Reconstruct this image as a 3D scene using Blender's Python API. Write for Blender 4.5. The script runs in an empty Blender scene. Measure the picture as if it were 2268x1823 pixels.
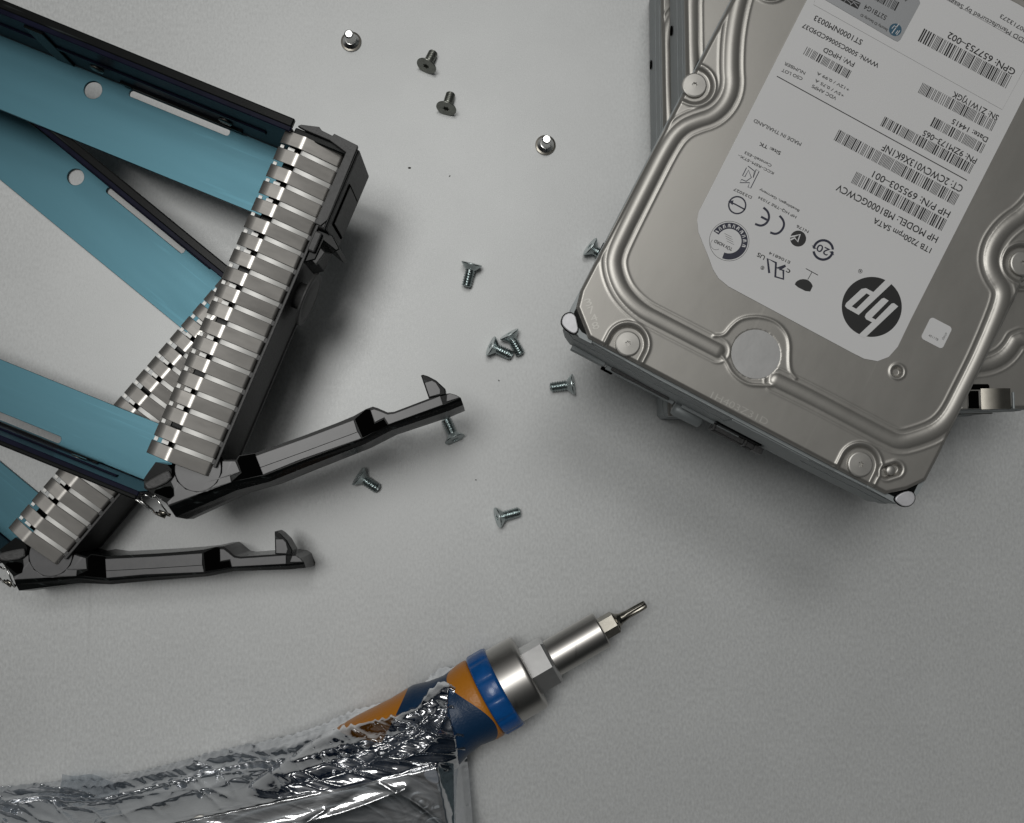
import bpy, bmesh, math, random
import numpy as np
from mathutils import Vector, Matrix, noise

random.seed(7)
S = 0.001                                   # every length below is in millimetres
sc = bpy.context.scene
COL = sc.collection

# ------------------------------------------------------------------ camera
F, CH, NX, NY = 2240.0, 334.0, 1060.0, 1050.0      # focal length (px of a 2268 px wide picture), height, plumb point
Zc = -np.array([NX - 1134.0, -(NY - 911.5), -F]); Zc /= np.linalg.norm(Zc)
Xc = np.cross([0, 1, 0], Zc); Xc /= np.linalg.norm(Xc)
Yc = np.cross(Zc, Xc)
RC = np.array([Xc, Yc, Zc])
cd = bpy.data.cameras.new('camera'); cam = bpy.data.objects.new('camera', cd); COL.objects.link(cam)
cd.sensor_width = 36.0; cd.lens = 36.0 * F / 2268.0; cd.clip_start = 0.01; cd.clip_end = 20.0
m = Matrix([list(RC[0]) + [0], list(RC[1]) + [0], list(RC[2]) + [CH * S], [0, 0, 0, 1]])
cam.matrix_world = m
sc.camera = cam

# ------------------------------------------------------------------ world and lamps
w = bpy.data.worlds.new('World'); sc.world = w; w.use_nodes = True
nt = w.node_tree; N = nt.nodes; N.clear()
out = N.new('ShaderNodeOutputWorld'); bg = N.new('ShaderNodeBackground')
tc = N.new('ShaderNodeTexCoord'); dp = N.new('ShaderNodeVectorMath'); dp.operation = 'DOT_PRODUCT'
dp.inputs[1].default_value = (-0.27, 0.27, 0.924)
rp = N.new('ShaderNodeValToRGB')
for k, (p_, c_) in enumerate(((0.0, (0.012, 0.015, 0.016)), (0.45, (0.05, 0.054, 0.056)), (0.70, (0.15, 0.155, 0.155)), (0.84, (0.36, 0.36, 0.355)), (0.94, (0.80, 0.795, 0.78)), (1.0, (1.0, 0.99, 0.96)))):
    e = rp.color_ramp.elements[0] if k == 0 else (rp.color_ramp.elements[-1] if k == 1 else rp.color_ramp.elements.new(p_))
    e.position = p_; e.color = (*c_, 1)
nt.links.new(tc.outputs['Generated'], dp.inputs[0]); nt.links.new(dp.outputs['Value'], rp.inputs[0])
nt.links.new(rp.outputs[0], bg.inputs[0]); bg.inputs[1].default_value = 0.42
nt.links.new(bg.outputs[0], out.inputs[0])

def lamp(name, loc, target, sx, sy, power, col):
    l = bpy.data.lights.new(name, 'AREA'); l.shape = 'RECTANGLE'; l.size = sx * S; l.size_y = sy * S
    l.energy = power; l.color = col
    o = bpy.data.objects.new(name, l); COL.objects.link(o)
    o.location = Vector(loc) * S
    d = (Vector(target) - Vector(loc)).normalized()
    o.rotation_euler = d.to_track_quat('-Z', 'Y').to_euler()
    return o
lamp('ceiling_lamp', (-420, 300, 2000), (0, 0, 0), 600, 560, 10.0, (1.0, 0.992, 0.97))
lamp('ceiling_lamp', (40, 820, 1800), (0, 0, 0), 560, 340, 4.6, (1.0, 0.99, 0.97))

sc.view_settings.view_transform = 'Standard'; sc.view_settings.look = 'None'
sc.view_settings.exposure = 0.0; sc.view_settings.gamma = 1.0
sc.render.engine = 'CYCLES'
sc.cycles.max_bounces = 10; sc.cycles.transparent_max_bounces = 16

# ------------------------------------------------------------------ measuring: picture -> place
def W(px, py, z=0.0):
    r = RC @ np.array([(px - 1134.0) / F, -(py - 911.5) / F, -1.0])
    t = (z - CH) / r[2]
    return np.array([t * r[0], t * r[1], z])
class Frame:
    """flat local frame on a level surface: origin, x direction, height"""
    def __init__(s, o, a, z):
        s.o = np.array(o[:2]); a = np.array(a[:2]) - s.o; s.x = a / np.linalg.norm(a)
        s.y = np.array([-s.x[1], s.x[0]]); s.z = z
    def L(s, px, py, z=None):
        d = W(px, py, s.z if z is None else z)[:2] - s.o
        return (float(d @ s.x), float(d @ s.y))
    def ang(s): return math.atan2(s.x[1], s.x[0])
def zm(x0, y0, s):
    return lambda X, Y: (x0 + X / s, y0 + Y / s)

# ------------------------------------------------------------------ materials
def mat(name, base, rough=0.5, metal=0.0, spec=0.5, coat=0.0, noise_scale=None, noise_amt=0.0,
        bump=0.0, bump_scale=None, stretch=None, rough_var=0.0, aniso=0.0, detail=4.0):
    mt = bpy.data.materials.new(name); mt.use_nodes = True
    nt = mt.node_tree; b = nt.nodes['Principled BSDF']
    b.inputs['Base Color'].default_value = (*base, 1); b.inputs['Roughness'].default_value = rough
    b.inputs['Metallic'].default_value = metal; b.inputs['Specular IOR Level'].default_value = spec
    b.inputs['Coat Weight'].default_value = coat; b.inputs['Coat Roughness'].default_value = 0.12
    if noise_scale or bump:
        tc = nt.nodes.new('ShaderNodeTexCoord'); mp = nt.nodes.new('ShaderNodeMapping')
        if stretch: mp.inputs['Scale'].default_value = stretch
        nt.links.new(tc.outputs['Object'], mp.inputs[0])
    if noise_scale:
        nz = nt.nodes.new('ShaderNodeTexNoise'); nz.inputs['Scale'].default_value = noise_scale
        nz.inputs['Detail'].default_value = detail; nz.inputs['Roughness'].default_value = 0.65
        nt.links.new(mp.outputs[0], nz.inputs[0])
        mr = nt.nodes.new('ShaderNodeMapRange'); mr.inputs[1].default_value = 0.3; mr.inputs[2].default_value = 0.7
        mr.inputs[3].default_value = 1 - noise_amt; mr.inputs[4].default_value = 1 + noise_amt
        nt.links.new(nz.outputs[0], mr.inputs[0])
        mx = nt.nodes.new('ShaderNodeVectorMath'); mx.operation = 'SCALE'; mx.inputs[0].default_value = base
        nt.links.new(mr.outputs[0], mx.inputs['Scale']); nt.links.new(mx.outputs[0], b.inputs['Base Color'])
        if rough_var:
            m2 = nt.nodes.new('ShaderNodeMapRange'); m2.inputs[1].default_value = 0.3; m2.inputs[2].default_value = 0.7
            m2.inputs[3].default_value = rough - rough_var; m2.inputs[4].default_value = rough + rough_var
            nt.links.new(nz.outputs[0], m2.inputs[0]); nt.links.new(m2.outputs[0], b.inputs['Roughness'])
    if bump:
        n2 = nt.nodes.new('ShaderNodeTexNoise'); n2.inputs['Scale'].default_value = bump_scale
        n2.inputs['Detail'].default_value = 3.0
        nt.links.new(mp.outputs[0], n2.inputs[0])
        bp = nt.nodes.new('ShaderNodeBump'); bp.inputs['Strength'].default_value = bump; bp.inputs['Distance'].default_value = 0.0002
        nt.links.new(n2.outputs[0], bp.inputs['Height']); nt.links.new(bp.outputs[0], b.inputs['Normal'])
    return mt

M = {}
M['table'] = mat('grey_metal_sheet', (0.560, 0.572, 0.569), 0.42, 0.18, spec=0.4, noise_scale=1300, noise_amt=0.12, bump=0.04,
                 bump_scale=2600, rough_var=0.05, detail=3.0, stretch=(1, 0.55, 1))
nt_ = M['table'].node_tree; b_ = nt_.nodes['Principled BSDF']; src = b_.inputs['Base Color'].links[0].from_socket
n3 = nt_.nodes.new('ShaderNodeTexNoise'); n3.inputs['Scale'].default_value = 16; n3.inputs['Detail'].default_value = 7; n3.inputs['Roughness'].default_value = 0.6
tc3 = nt_.nodes.new('ShaderNodeTexCoord'); nt_.links.new(tc3.outputs['Object'], n3.inputs[0])
m3 = nt_.nodes.new('ShaderNodeMapRange'); m3.inputs[1].default_value = 0.3; m3.inputs[2].default_value = 0.7; m3.inputs[3].default_value = 0.94; m3.inputs[4].default_value = 1.05
nt_.links.new(n3.outputs[0], m3.inputs[0])
v3 = nt_.nodes.new('ShaderNodeVectorMath'); v3.operation = 'SCALE'; nt_.links.new(src, v3.inputs[0]); nt_.links.new(m3.outputs[0], v3.inputs['Scale']); nt_.links.new(v3.outputs[0], b_.inputs['Base Color'])
M['lid'] = mat('stamped_steel', (0.345, 0.334, 0.310), 0.36, 0.62, noise_scale=160, noise_amt=0.02, rough_var=0.02, bump=0.012, bump_scale=1500, stretch=(1, 0.4, 1))
M['cast'] = mat('cast_aluminium', (0.30, 0.325, 0.33), 0.5, 0.3, noise_scale=300, noise_amt=0.06)
M['pad'] = mat('bright_pad', (0.60, 0.60, 0.62), 0.45, 0.45, noise_scale=500, noise_amt=0.08)
M['zinc'] = mat('spring_steel', (0.53, 0.51, 0.48), 0.30, 0.9, noise_scale=110, noise_amt=0.07, rough_var=0.05, bump=0.08, bump_scale=700, stretch=(1, 0.1, 1))
M['zinclit'] = mat('lit_spring_steel', (0.78, 0.775, 0.75), 0.5, 0.35, noise_scale=200, noise_amt=0.04)  # spring steel paled in colour for the light it reflects between fingers
M['black'] = mat('glossy_black_plastic', (0.005, 0.006, 0.006), 0.25, 0.0, spec=0.10, noise_scale=500, noise_amt=0.2)
M['wall'] = mat('dark_coated_steel', (0.008, 0.009, 0.024), 0.28, 0.0, spec=0.05, noise_scale=80, noise_amt=0.4)
M['greyp'] = mat('dark_grey_plastic', (0.060, 0.060, 0.060), 0.48, 0.0, noise_scale=700, noise_amt=0.25, bump=0.5, bump_scale=1600)
M['panel'] = mat('satin_plastic_sheen', (0.105, 0.105, 0.108), 0.32, 0.0, spec=0.6, noise_scale=350, noise_amt=0.10)  # lighter grey carries the reflection on top of the black levers
M['blue'] = mat('teal_metal', (0.055, 0.145, 0.182), 0.40, 0.66, noise_scale=35, noise_amt=0.10, rough_var=0.07, bump=0.05, bump_scale=500, stretch=(1, 0.15, 1))
M['label'] = mat('white_label_paper', (0.70, 0.70, 0.70), 0.45, 0.0, noise_scale=40, noise_amt=0.01)
M['sticker'] = mat('grey_sticker', (0.40, 0.41, 0.42), 0.35, 0.3)
M['ink'] = mat('black_ink', (0.012, 0.012, 0.012), 0.5)
M['inkg'] = mat('grey_ink', (0.10, 0.10, 0.10), 0.5)
M['inkn'] = mat('navy_ink', (0.010, 0.012, 0.035), 0.5)
M['inkb'] = mat('blue_ink', (0.03, 0.10, 0.16), 0.5)
M['screw'] = mat('blue_zinc_screw', (0.50, 0.56, 0.56), 0.26, 1.0, noise_scale=400, noise_amt=0.2)
M['screwd'] = mat('dull_steel_screw', (0.30, 0.31, 0.28), 0.36, 1.0, noise_scale=400, noise_amt=0.2)
M['nickel'] = mat('nickel_screw', (0.85, 0.85, 0.83), 0.22, 1.0)
M['screwl'] = mat('lid_screw', (0.42, 0.41, 0.385), 0.40, 0.7, noise_scale=300, noise_amt=0.05)
M['chrome'] = mat('satin_chrome', (0.52, 0.505, 0.48), 0.36, 1.0, noise_scale=60, noise_amt=0.03)
M['polish'] = mat('polished_chrome', (0.55, 0.55, 0.545), 0.30, 0.8, noise_scale=200, noise_amt=0.08)
M['bit'] = mat('tool_steel', (0.30, 0.285, 0.25), 0.26, 1.0, noise_scale=200, noise_amt=0.2)
M['bluep'] = mat('blue_plastic', (0.006, 0.085, 0.30), 0.24, 0.0, spec=0.5, noise_scale=300, noise_amt=0.12, bump=0.5, bump_scale=350)
M['rubber'] = mat('rubber_grip', (0.005, 0.022, 0.06), 0.38)
M['dark'] = mat('shade_black', (0.002, 0.002, 0.002), 1.0, spec=0.0)  # matt black put in for the shade of holes, recesses and gaps
M['pcb'] = mat('circuit_board', (0.012, 0.035, 0.028), 0.4)
M['dust'] = mat('dark_grit', (0.05, 0.05, 0.045), 0.8)

def scratches(name, scale, stretch, rot, lo, amt, rough_add=0.0):
    nt = M[name].node_tree; b = nt.nodes['Principled BSDF']
    tc = nt.nodes.new('ShaderNodeTexCoord'); mp = nt.nodes.new('ShaderNodeMapping'); mp.inputs['Scale'].default_value = stretch; mp.inputs['Rotation'].default_value = (0, 0, rot)
    nz = nt.nodes.new('ShaderNodeTexNoise'); nz.inputs['Scale'].default_value = scale; nz.inputs['Detail'].default_value = 2; nz.inputs['Distortion'].default_value = 0.02
    mr = nt.nodes.new('ShaderNodeMapRange'); mr.inputs[1].default_value = lo; mr.inputs[2].default_value = lo + 0.06; mr.inputs[3].default_value = 1.0; mr.inputs[4].default_value = 1.0 + amt
    vs = nt.nodes.new('ShaderNodeVectorMath'); vs.operation = 'SCALE'
    if b.inputs['Base Color'].links: nt.links.new(b.inputs['Base Color'].links[0].from_socket, vs.inputs[0])
    else: vs.inputs[0].default_value = b.inputs['Base Color'].default_value[:3]
    nt.links.new(tc.outputs['Object'], mp.inputs[0]); nt.links.new(mp.outputs[0], nz.inputs[0]); nt.links.new(nz.outputs[0], mr.inputs[0])
    nt.links.new(mr.outputs[0], vs.inputs['Scale']); nt.links.new(vs.outputs[0], b.inputs['Base Color'])
scratches('blue', 700, (1, 0.03, 1), 0.0, 0.68, 0.14)
scratches('blue', 420, (1, 0.08, 1), 0.5, 0.71, 0.18)
scratches('lid', 300, (1, 0.03, 1), 0.6, 0.70, 0.12)
scratches('table', 120, (1, 0.02, 1), 0.9, 0.72, 0.10)
scratches('table', 150, (1, 0.02, 1), -0.4, 0.74, -0.12)
scratches('chrome', 300, (1, 0.05, 1), 1.2, 0.68, -0.2)
scratches('black', 500, (1, 0.06, 1), 0.4, 0.66, 6.0)
scratches('panel', 400, (0.06, 1, 1), 0.5, 0.66, 0.5)

# rubber grip: orange and navy, from a per-vertex mask
def grip_material():
    mt = bpy.data.materials.new('two_colour_grip'); mt.use_nodes = True
    nt = mt.node_tree; b = nt.nodes['Principled BSDF']
    at = nt.nodes.new('ShaderNodeAttribute'); at.attribute_name = 'mask'
    r = nt.nodes.new('ShaderNodeValToRGB'); r.color_ramp.interpolation = 'LINEAR'
    r.color_ramp.elements[0].position = 0.49; r.color_ramp.elements[0].color = (0.005, 0.032, 0.085, 1)
    r.color_ramp.elements[1].position = 0.51; r.color_ramp.elements[1].color = (0.52, 0.19, 0.012, 1)
    nt.links.new(at.outputs['Fac'], r.inputs[0]); nt.links.new(r.outputs[0], b.inputs['Base Color'])
    b.inputs['Roughness'].default_value = 0.42
    tc = nt.nodes.new('ShaderNodeTexCoord'); nz = nt.nodes.new('ShaderNodeTexNoise'); nz.inputs['Scale'].default_value = 1400
    nt.links.new(tc.outputs['Object'], nz.inputs[0]); bp = nt.nodes.new('ShaderNodeBump'); bp.inputs['Strength'].default_value = 0.5; bp.inputs['Distance'].default_value = 0.0002
    nt.links.new(nz.outputs[0], bp.inputs['Height']); nt.links.new(bp.outputs[0], b.inputs['Normal'])
    return mt
M['grip'] = grip_material()

def film_material(name, tint, gl, gf, rough):
    mt = bpy.data.materials.new(name); mt.use_nodes = True
    nt = mt.node_tree; nt.nodes.clear()
    o = nt.nodes.new('ShaderNodeOutputMaterial'); t = nt.nodes.new('ShaderNodeBsdfTransparent'); t.inputs[0].default_value = (*tint, 1)
    g = nt.nodes.new('ShaderNodeBsdfGlossy'); g.inputs['Color'].default_value = (*gl, 1); g.inputs['Roughness'].default_value = rough
    tcn = nt.nodes.new('ShaderNodeTexCoord')
    mp = nt.nodes.new('ShaderNodeMapping'); mp.inputs['Rotation'].default_value = (0, 0, math.radians(-14)); mp.inputs['Scale'].default_value = (0.35, 1.0, 1)
    nz = nt.nodes.new('ShaderNodeTexNoise'); nz.inputs['Scale'].default_value = 95; nz.inputs['Detail'].default_value = 4; nz.inputs['Distortion'].default_value = 1.4
    nt.links.new(tcn.outputs['Object'], mp.inputs[0]); nt.links.new(mp.outputs[0], nz.inputs[0])
    bp = nt.nodes.new('ShaderNodeBump'); bp.inputs['Strength'].default_value = 0.35; bp.inputs['Distance'].default_value = 0.0009
    nt.links.new(nz.outputs[0], bp.inputs['Height']); nt.links.new(bp.outputs[0], g.inputs['Normal'])
    mx = nt.nodes.new('ShaderNodeMixShader'); fr = nt.nodes.new('ShaderNodeLayerWeight'); fr.inputs[0].default_value = gf
    nt.links.new(bp.outputs[0], fr.inputs['Normal'])
    mr = nt.nodes.new('ShaderNodeMapRange'); mr.inputs[3].default_value = gf; mr.inputs[4].default_value = 0.95
    nt.links.new(fr.outputs['Facing'], mr.inputs[0])
    nt.links.new(mr.outputs[0], mx.inputs[0]); nt.links.new(t.outputs[0], mx.inputs[1]); nt.links.new(g.outputs[0], mx.inputs[2])
    nt.links.new(mx.outputs[0], o.inputs[0])
    return mt
M['film'] = film_material('metallised_film', (0.63, 0.67, 0.72), (0.95, 0.96, 0.98), 0.36, 0.10)
M['filmd'] = film_material('dark_reflecting_film', (0.30, 0.38, 0.41), (0.85, 0.87, 0.9), 0.30, 0.12)  # dark teal reflection of the side flap put into the tint
M['tape'] = film_material('clear_film', (0.78, 0.82, 0.86), (0.7, 0.72, 0.75), 0.15, 0.12)

# ------------------------------------------------------------------ mesh helpers
class MB:
    """collects shapes (mm) with material slots and links them as ONE mesh object"""
    def __init__(s): s.v = []; s.f = []; s.m = []; s.s = []; s.n = 0; s.mats = []
    def slot(s, m):
        if m not in s.mats: s.mats.append(m)
        return s.mats.index(m)
    def add(s, v, f, m, smooth=False, T=None):
        v = np.array(v, dtype=float).reshape(-1, 3)
        if T is not None:
            Tm = np.array(T); v = v @ Tm[:3, :3].T + Tm[:3, 3]
        s.v.append(v); s.f += [[i + s.n for i in q] for q in f]
        s.m += [s.slot(m)] * len(f); s.s += [smooth] * len(f); s.n += len(v)
    def build(s, name, parent=None, attr=None):
        me = bpy.data.meshes.new(name)
        v = np.concatenate(s.v) * S
        me.from_pydata(v.tolist(), [], s.f)
        me.polygons.foreach_set('material_index', s.m); me.polygons.foreach_set('use_smooth', s.s)
        for k in s.mats: me.materials.append(M[k])
        if attr is not None:
            a = me.attributes.new('mask', 'FLOAT', 'POINT'); a.data.foreach_set('value', attr)
        me.update()
        o = bpy.data.objects.new(name, me); COL.objects.link(o)
        if parent: o.parent = parent
        return o

def empty(name, loc, rz=0.0):
    o = bpy.data.objects.new(name, None); COL.objects.link(o); o.location = Vector(loc) * S; o.rotation_euler.z = rz
    o.empty_display_size = 0.01
    return o
def tag(o, label, cat, group=None):
    o['label'] = label; o['category'] = cat
    if group: o['group'] = group
    return o
def copy_tree(o, parent=None):
    c = o.copy(); COL.objects.link(c); c.parent = parent
    for ch in [x for x in COL.objects if x.parent == o]: copy_tree(ch, c)
    return c

def ext(loops, z0, z1, bevel=0.0, res=2):
    """closed flat outline(s), holes by even-odd, given thickness; edges optionally rounded"""
    cu = bpy.data.curves.new('tmp', 'CURVE'); cu.dimensions = '2D'; cu.fill_mode = 'BOTH'
    cu.extrude = max((z1 - z0) / 2 - bevel, 0.0); cu.bevel_depth = bevel; cu.bevel_resolution = res; cu.offset = -bevel
    for lp in loops:
        sp = cu.splines.new('POLY'); sp.points.add(len(lp) - 1)
        for i, p in enumerate(lp): sp.points[i].co = (p[0], p[1], 0, 1)
        sp.use_cyclic_u = True
    o = bpy.data.objects.new('tmp', cu); COL.objects.link(o)
    dg = bpy.context.evaluated_depsgraph_get(); me = o.evaluated_get(dg).to_mesh()
    v = np.zeros(len(me.vertices) * 3); me.vertices.foreach_get('co', v); v = v.reshape(-1, 3)
    v[:, 2] += (z0 + z1) / 2
    f = [list(p.vertices) for p in me.polygons]
    o.evaluated_get(dg).to_mesh_clear(); bpy.data.objects.remove(o); bpy.data.curves.remove(cu)
    return v, f

def flat(loops, z):
    v, f = ext(loops, 0, 0); v[:, 2] = z
    # one side only
    return v, f

_tcache = {}
def text_mesh(s):
    if s in _tcache: return _tcache[s]
    cu = bpy.data.curves.new('tmp', 'FONT'); cu.body = s; cu.size = 1.0; cu.resolution_u = 3; cu.fill_mode = 'FRONT'
    o = bpy.data.objects.new('tmp', cu); COL.objects.link(o)
    dg = bpy.context.evaluated_depsgraph_get(); me = o.evaluated_get(dg).to_mesh()
    v = np.zeros(len(me.vertices) * 3); me.vertices.foreach_get('co', v); v = v.reshape(-1, 3)
    f = [list(p.vertices) for p in me.polygons]
    o.evaluated_get(dg).to_mesh_clear(); bpy.data.objects.remove(o); bpy.data.curves.remove(cu)
    _tcache[s] = (v, f); return v, f

def put_text(mb, s, a, b, cap, z, m, bold=0.0):
    """s from baseline point a to baseline point b (local mm), capital height cap"""
    v, f = text_mesh(s); v = v.copy()
    x0, x1 = v[:, 0].min(), v[:, 0].max()
    a = np.array(a); b = np.array(b); d = b - a; ln = np.linalg.norm(d); d = d / ln; n = np.array([-d[1], d[0]])
    u = (v[:, 0] - x0) / (x1 - x0) * ln; h = v[:, 1] / 0.70 * cap
    P = a + np.outer(u, d) + np.outer(h, n)
    offs = [(0, 0)] if not bold else [(0, 0), (bold, 0), (0, bold), (bold, bold)]
    for k, (ox, oy) in enumerate(offs):
        mb.add(np.column_stack([P[:, 0] + ox, P[:, 1] + oy, np.full(len(P), z + 0.004 * k)]), f, m)

def stroke(mb, pts, wd, z, m, closed=False):
    pts = [np.array(p, float) for p in pts]; n = len(pts); L = []; R = []
    for i in range(n):
        if closed: a, b = pts[i - 1], pts[(i + 1) % n]
        else: a, b = pts[max(i - 1, 0)], pts[min(i + 1, n - 1)]
        d = b - a; d = d / (np.linalg.norm(d) + 1e-9); nn = np.array([-d[1], d[0]])
        L.append(pts[i] + nn * wd / 2); R.append(pts[i] - nn * wd / 2)
    v = [(p[0], p[1], z) for p in L + R]
    f = [[i, (i + 1) % n, n + (i + 1) % n, n + i] for i in range(n if closed else n - 1)]
    mb.add(v, f, m)

def revolve(rings, seg=48, cap0=True, cap1=True):
    """rings: list of (r, z) or functions phi -> (r, z)"""
    v = []; f = []
    for q in rings:
        for k in range(seg):
            ph = 2 * math.pi * k / seg; r, z = q(ph) if callable(q) else q
            v.append((r * math.cos(ph), r * math.sin(ph), z))
    for i in range(len(rings) - 1):
        for k in range(seg):
            a = i * seg + k; b = i * seg + (k + 1) % seg
            f.append([a, b, b + seg, a + seg])
    if cap0: f.append([k for k in range(seg)][::-1])
    if cap1: f.append([(len(rings) - 1) * seg + k for k in range(seg)])
    return v, f

def boxv(x0, x1, y0, y1, z0, z1, bev=0.0, seg=2):
    bm = bmesh.new(); bmesh.ops.create_cube(bm, size=1.0)
    for q in bm.verts:
        q.co = Vector(((x0 + x1) / 2 + q.co.x * (x1 - x0), (y0 + y1) / 2 + q.co.y * (y1 - y0), (z0 + z1) / 2 + q.co.z * (z1 - z0)))
    if bev: bmesh.ops.bevel(bm, geom=bm.edges[:], offset=bev, segments=seg, affect='EDGES', profile=0.5)
    bm.verts.index_update()
    v = [tuple(q.co) for q in bm.verts]; f = [[q.index for q in p.verts] for p in bm.faces]; bm.free()
    return v, f

def loft(A, za, B, zb, bev=0.0):
    """solid between two outlines with the same number of points"""
    n = len(A); rings = []
    if bev:
        ca = np.mean(A, axis=0)
        A2 = [tuple(np.array(p) + (ca - np.array(p)) / (np.linalg.norm(ca - np.array(p)) + 1e-6) * bev) for p in A]
        rings = [(B, zb), (A, za - bev), (A2, za)]
    else: rings = [(B, zb), (A, za)]
    v = []; f = []
    for P, z in rings: v += [(p[0], p[1], z) for p in P]
    for i in range(len(rings) - 1):
        for k in range(n): f.append([i * n + k, i * n + (k + 1) % n, (i + 1) * n + (k + 1) % n, (i + 1) * n + k])
    top = list(range((len(rings) - 1) * n, len(rings) * n)); f.append(top); f.append(list(range(n))[::-1])
    return v, f

def circ(cx, cy, r, n=48, a0=0.0, a1=2 * math.pi, close=True):
    k = n if close else n + 1
    return [(cx + r * math.cos(a0 + (a1 - a0) * i / n), cy + r * math.sin(a0 + (a1 - a0) * i / n)) for i in range(k)]
def rrect(x0, x1, y0, y1, r, n=6):
    p = []
    for cx, cy, a in ((x1 - r, y0 + r, -90), (x1 - r, y1 - r, 0), (x0 + r, y1 - r, 90), (x0 + r, y0 + r, 180)):
        for i in range(n + 1):
            t = math.radians(a + 90 * i / n); p.append((cx + r * math.cos(t), cy + r * math.sin(t)))
    return p
def smooth_poly(pts, it=2):
    for _ in range(it):
        q = []
        n = len(pts)
        for i in range(n):
            a = np.array(pts[i]); b = np.array(pts[(i + 1) % n]); q += [tuple(a * .75 + b * .25), tuple(a * .25 + b * .75)]
        pts = q
    return pts
def smooth_line(pts, it=2):
    for _ in range(it):
        q = [pts[0]]
        for i in range(len(pts) - 1):
            a = np.array(pts[i]); b = np.array(pts[i + 1]); q += [tuple(a * .75 + b * .25), tuple(a * .25 + b * .75)]
        q.append(pts[-1]); pts = q
    return pts

# ------------------------------------------------------------------ table
mb = MB()
mb.add([(-900, -900, 0), (900, -900, 0), (900, 900, 0), (-900, 900, 0)], [[0, 1, 2, 3]], 'table')
tb = mb.build('table_top'); tb['kind'] = 'structure'

# ------------------------------------------------------------------ hard drives
HZ = 78.0
A_ = W(1241, 724, HZ); B_ = W(2023, 1132, HZ)
HF = Frame(B_, A_, HZ); HW = float(np.linalg.norm(A_ - B_)); HL = 147.0
HF.o = HF.o - HF.y * HL                       # origin at the far corner, y towards the connector end
zD = zm(1200, 0, 2.0187); z4 = zm(1200, 600, 2.0187)
def hl(zf, pts): return [HF.L(*zf(*p)) for p in pts]

lid_poly = hl(zD, [(800, 0)]) 
pE = [HF.L(1277, 648), HF.L(1277, 680), HF.L(1304, 748), HF.L(1349, 773), HF.L(1864, 1042), HF.L(1963, 1094), HF.L(2010, 1084), HF.L(2052, 1064), HF.L(2081, 1012)]
xl = max(p[0] for p in pE) ; xr = min(p[0] for p in pE)
# outline in order (counter-clockwise): far right, far left ... connector end
lid_out = [(0.25, 0.5), (HW - 0.25, 0.5)] + [(HW - 0.25, HL - 11.0)] + [p for p in pE[1:8]] + [(0.25, HL - 16.5)]

bead = hl(zD, [(985, -560), (1010, -430), (1000, -330), (940, -170), (880, 0), (852, 150), (845, 290), (852, 390), (822, 465), (765, 518), (690, 540), (625, 570), (570, 635), (470, 830), (370, 1030), (320, 1140), (322, 1210), (352, 1290), (400, 1350), (455, 1395)]) \
     + hl(z4, [(520, 218), (640, 280), (785, 355)])
bead2 = hl(z4, [(1050, 490), (1200, 562), (1400, 668), (1540, 742), (1600, 768), (1680, 748), (1770, 712), (1830, 650), (1890, 530), (1960, 390), (2020, 250)]) \
      + hl(zD, [(2062, 1350), (2065, 1290), (2020, 1225), (2003, 1160), (2022, 1085), (2080, 1010), (2170, 950), (2260, 820), (2400, 540)])
far = [HF.L(*zD(2400, 540)), (9, 26), (14, 17), (24, 12.5), (50, 12.5), (80, 12.5), (86, 13.2), (91, 16), (HW - 7, 22), HF.L(*zD(985, -560))]
bead = smooth_line(bead, 2); bead2 = smooth_line(bead2, 2); far = smooth_line(far, 2)
thin1 = smooth_line(hl(z4, [(770, 345), (820, 395), (850, 460), (915, 508), (980, 512), (1035, 512), (1075, 500)]), 2)
thin2 = smooth_line(hl(z4, [(770, 290), (815, 290), (845, 250), (880, 220), (920, 207), (980, 205), (1045, 225), (1090, 270), (1108, 320), (1105, 400), (1110, 450), (1135, 480)]), 2)
SCR = [HF.L(*zD(683, 380)), HF.L(*z4(385, 325)), HF.L(*z4(1425, 865)), HF.L(*zD(2150, 1178)), (7.0, 36.0), (HW - 7.0, 40.0)]
pock = [(SCR[0], (1, 0.05)), (SCR[1], (0.0, 1)), (SCR[2], (0.0, 1)), (SCR[3], (-1, 0)), (SCR[4], (-1, 0)), (SCR[5], (1, 0))]
disc_c = HF.L(*z4(957, 372)); small_h = HF.L(*z4(1590, 450)); slot_c = HF.L(*z4(1562, 893))

def seg_dist(X, Y, pts):
    D = np.full(X.shape, 1e9)
    for (ax, ay), (bx, by) in zip(pts[:-1], pts[1:]):
        dx, dy = bx - ax, by - ay; L2 = dx * dx + dy * dy + 1e-9
        t = np.clip(((X - ax) * dx + (Y - ay) * dy) / L2, 0, 1)
        D = np.minimum(D, np.hypot(X - ax - t * dx, Y - ay - t * dy))
    return D
def sst(a, b, x):
    t = np.clip((x - a) / (b - a), 0, 1); return t * t * (3 - 2 * t)

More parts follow.
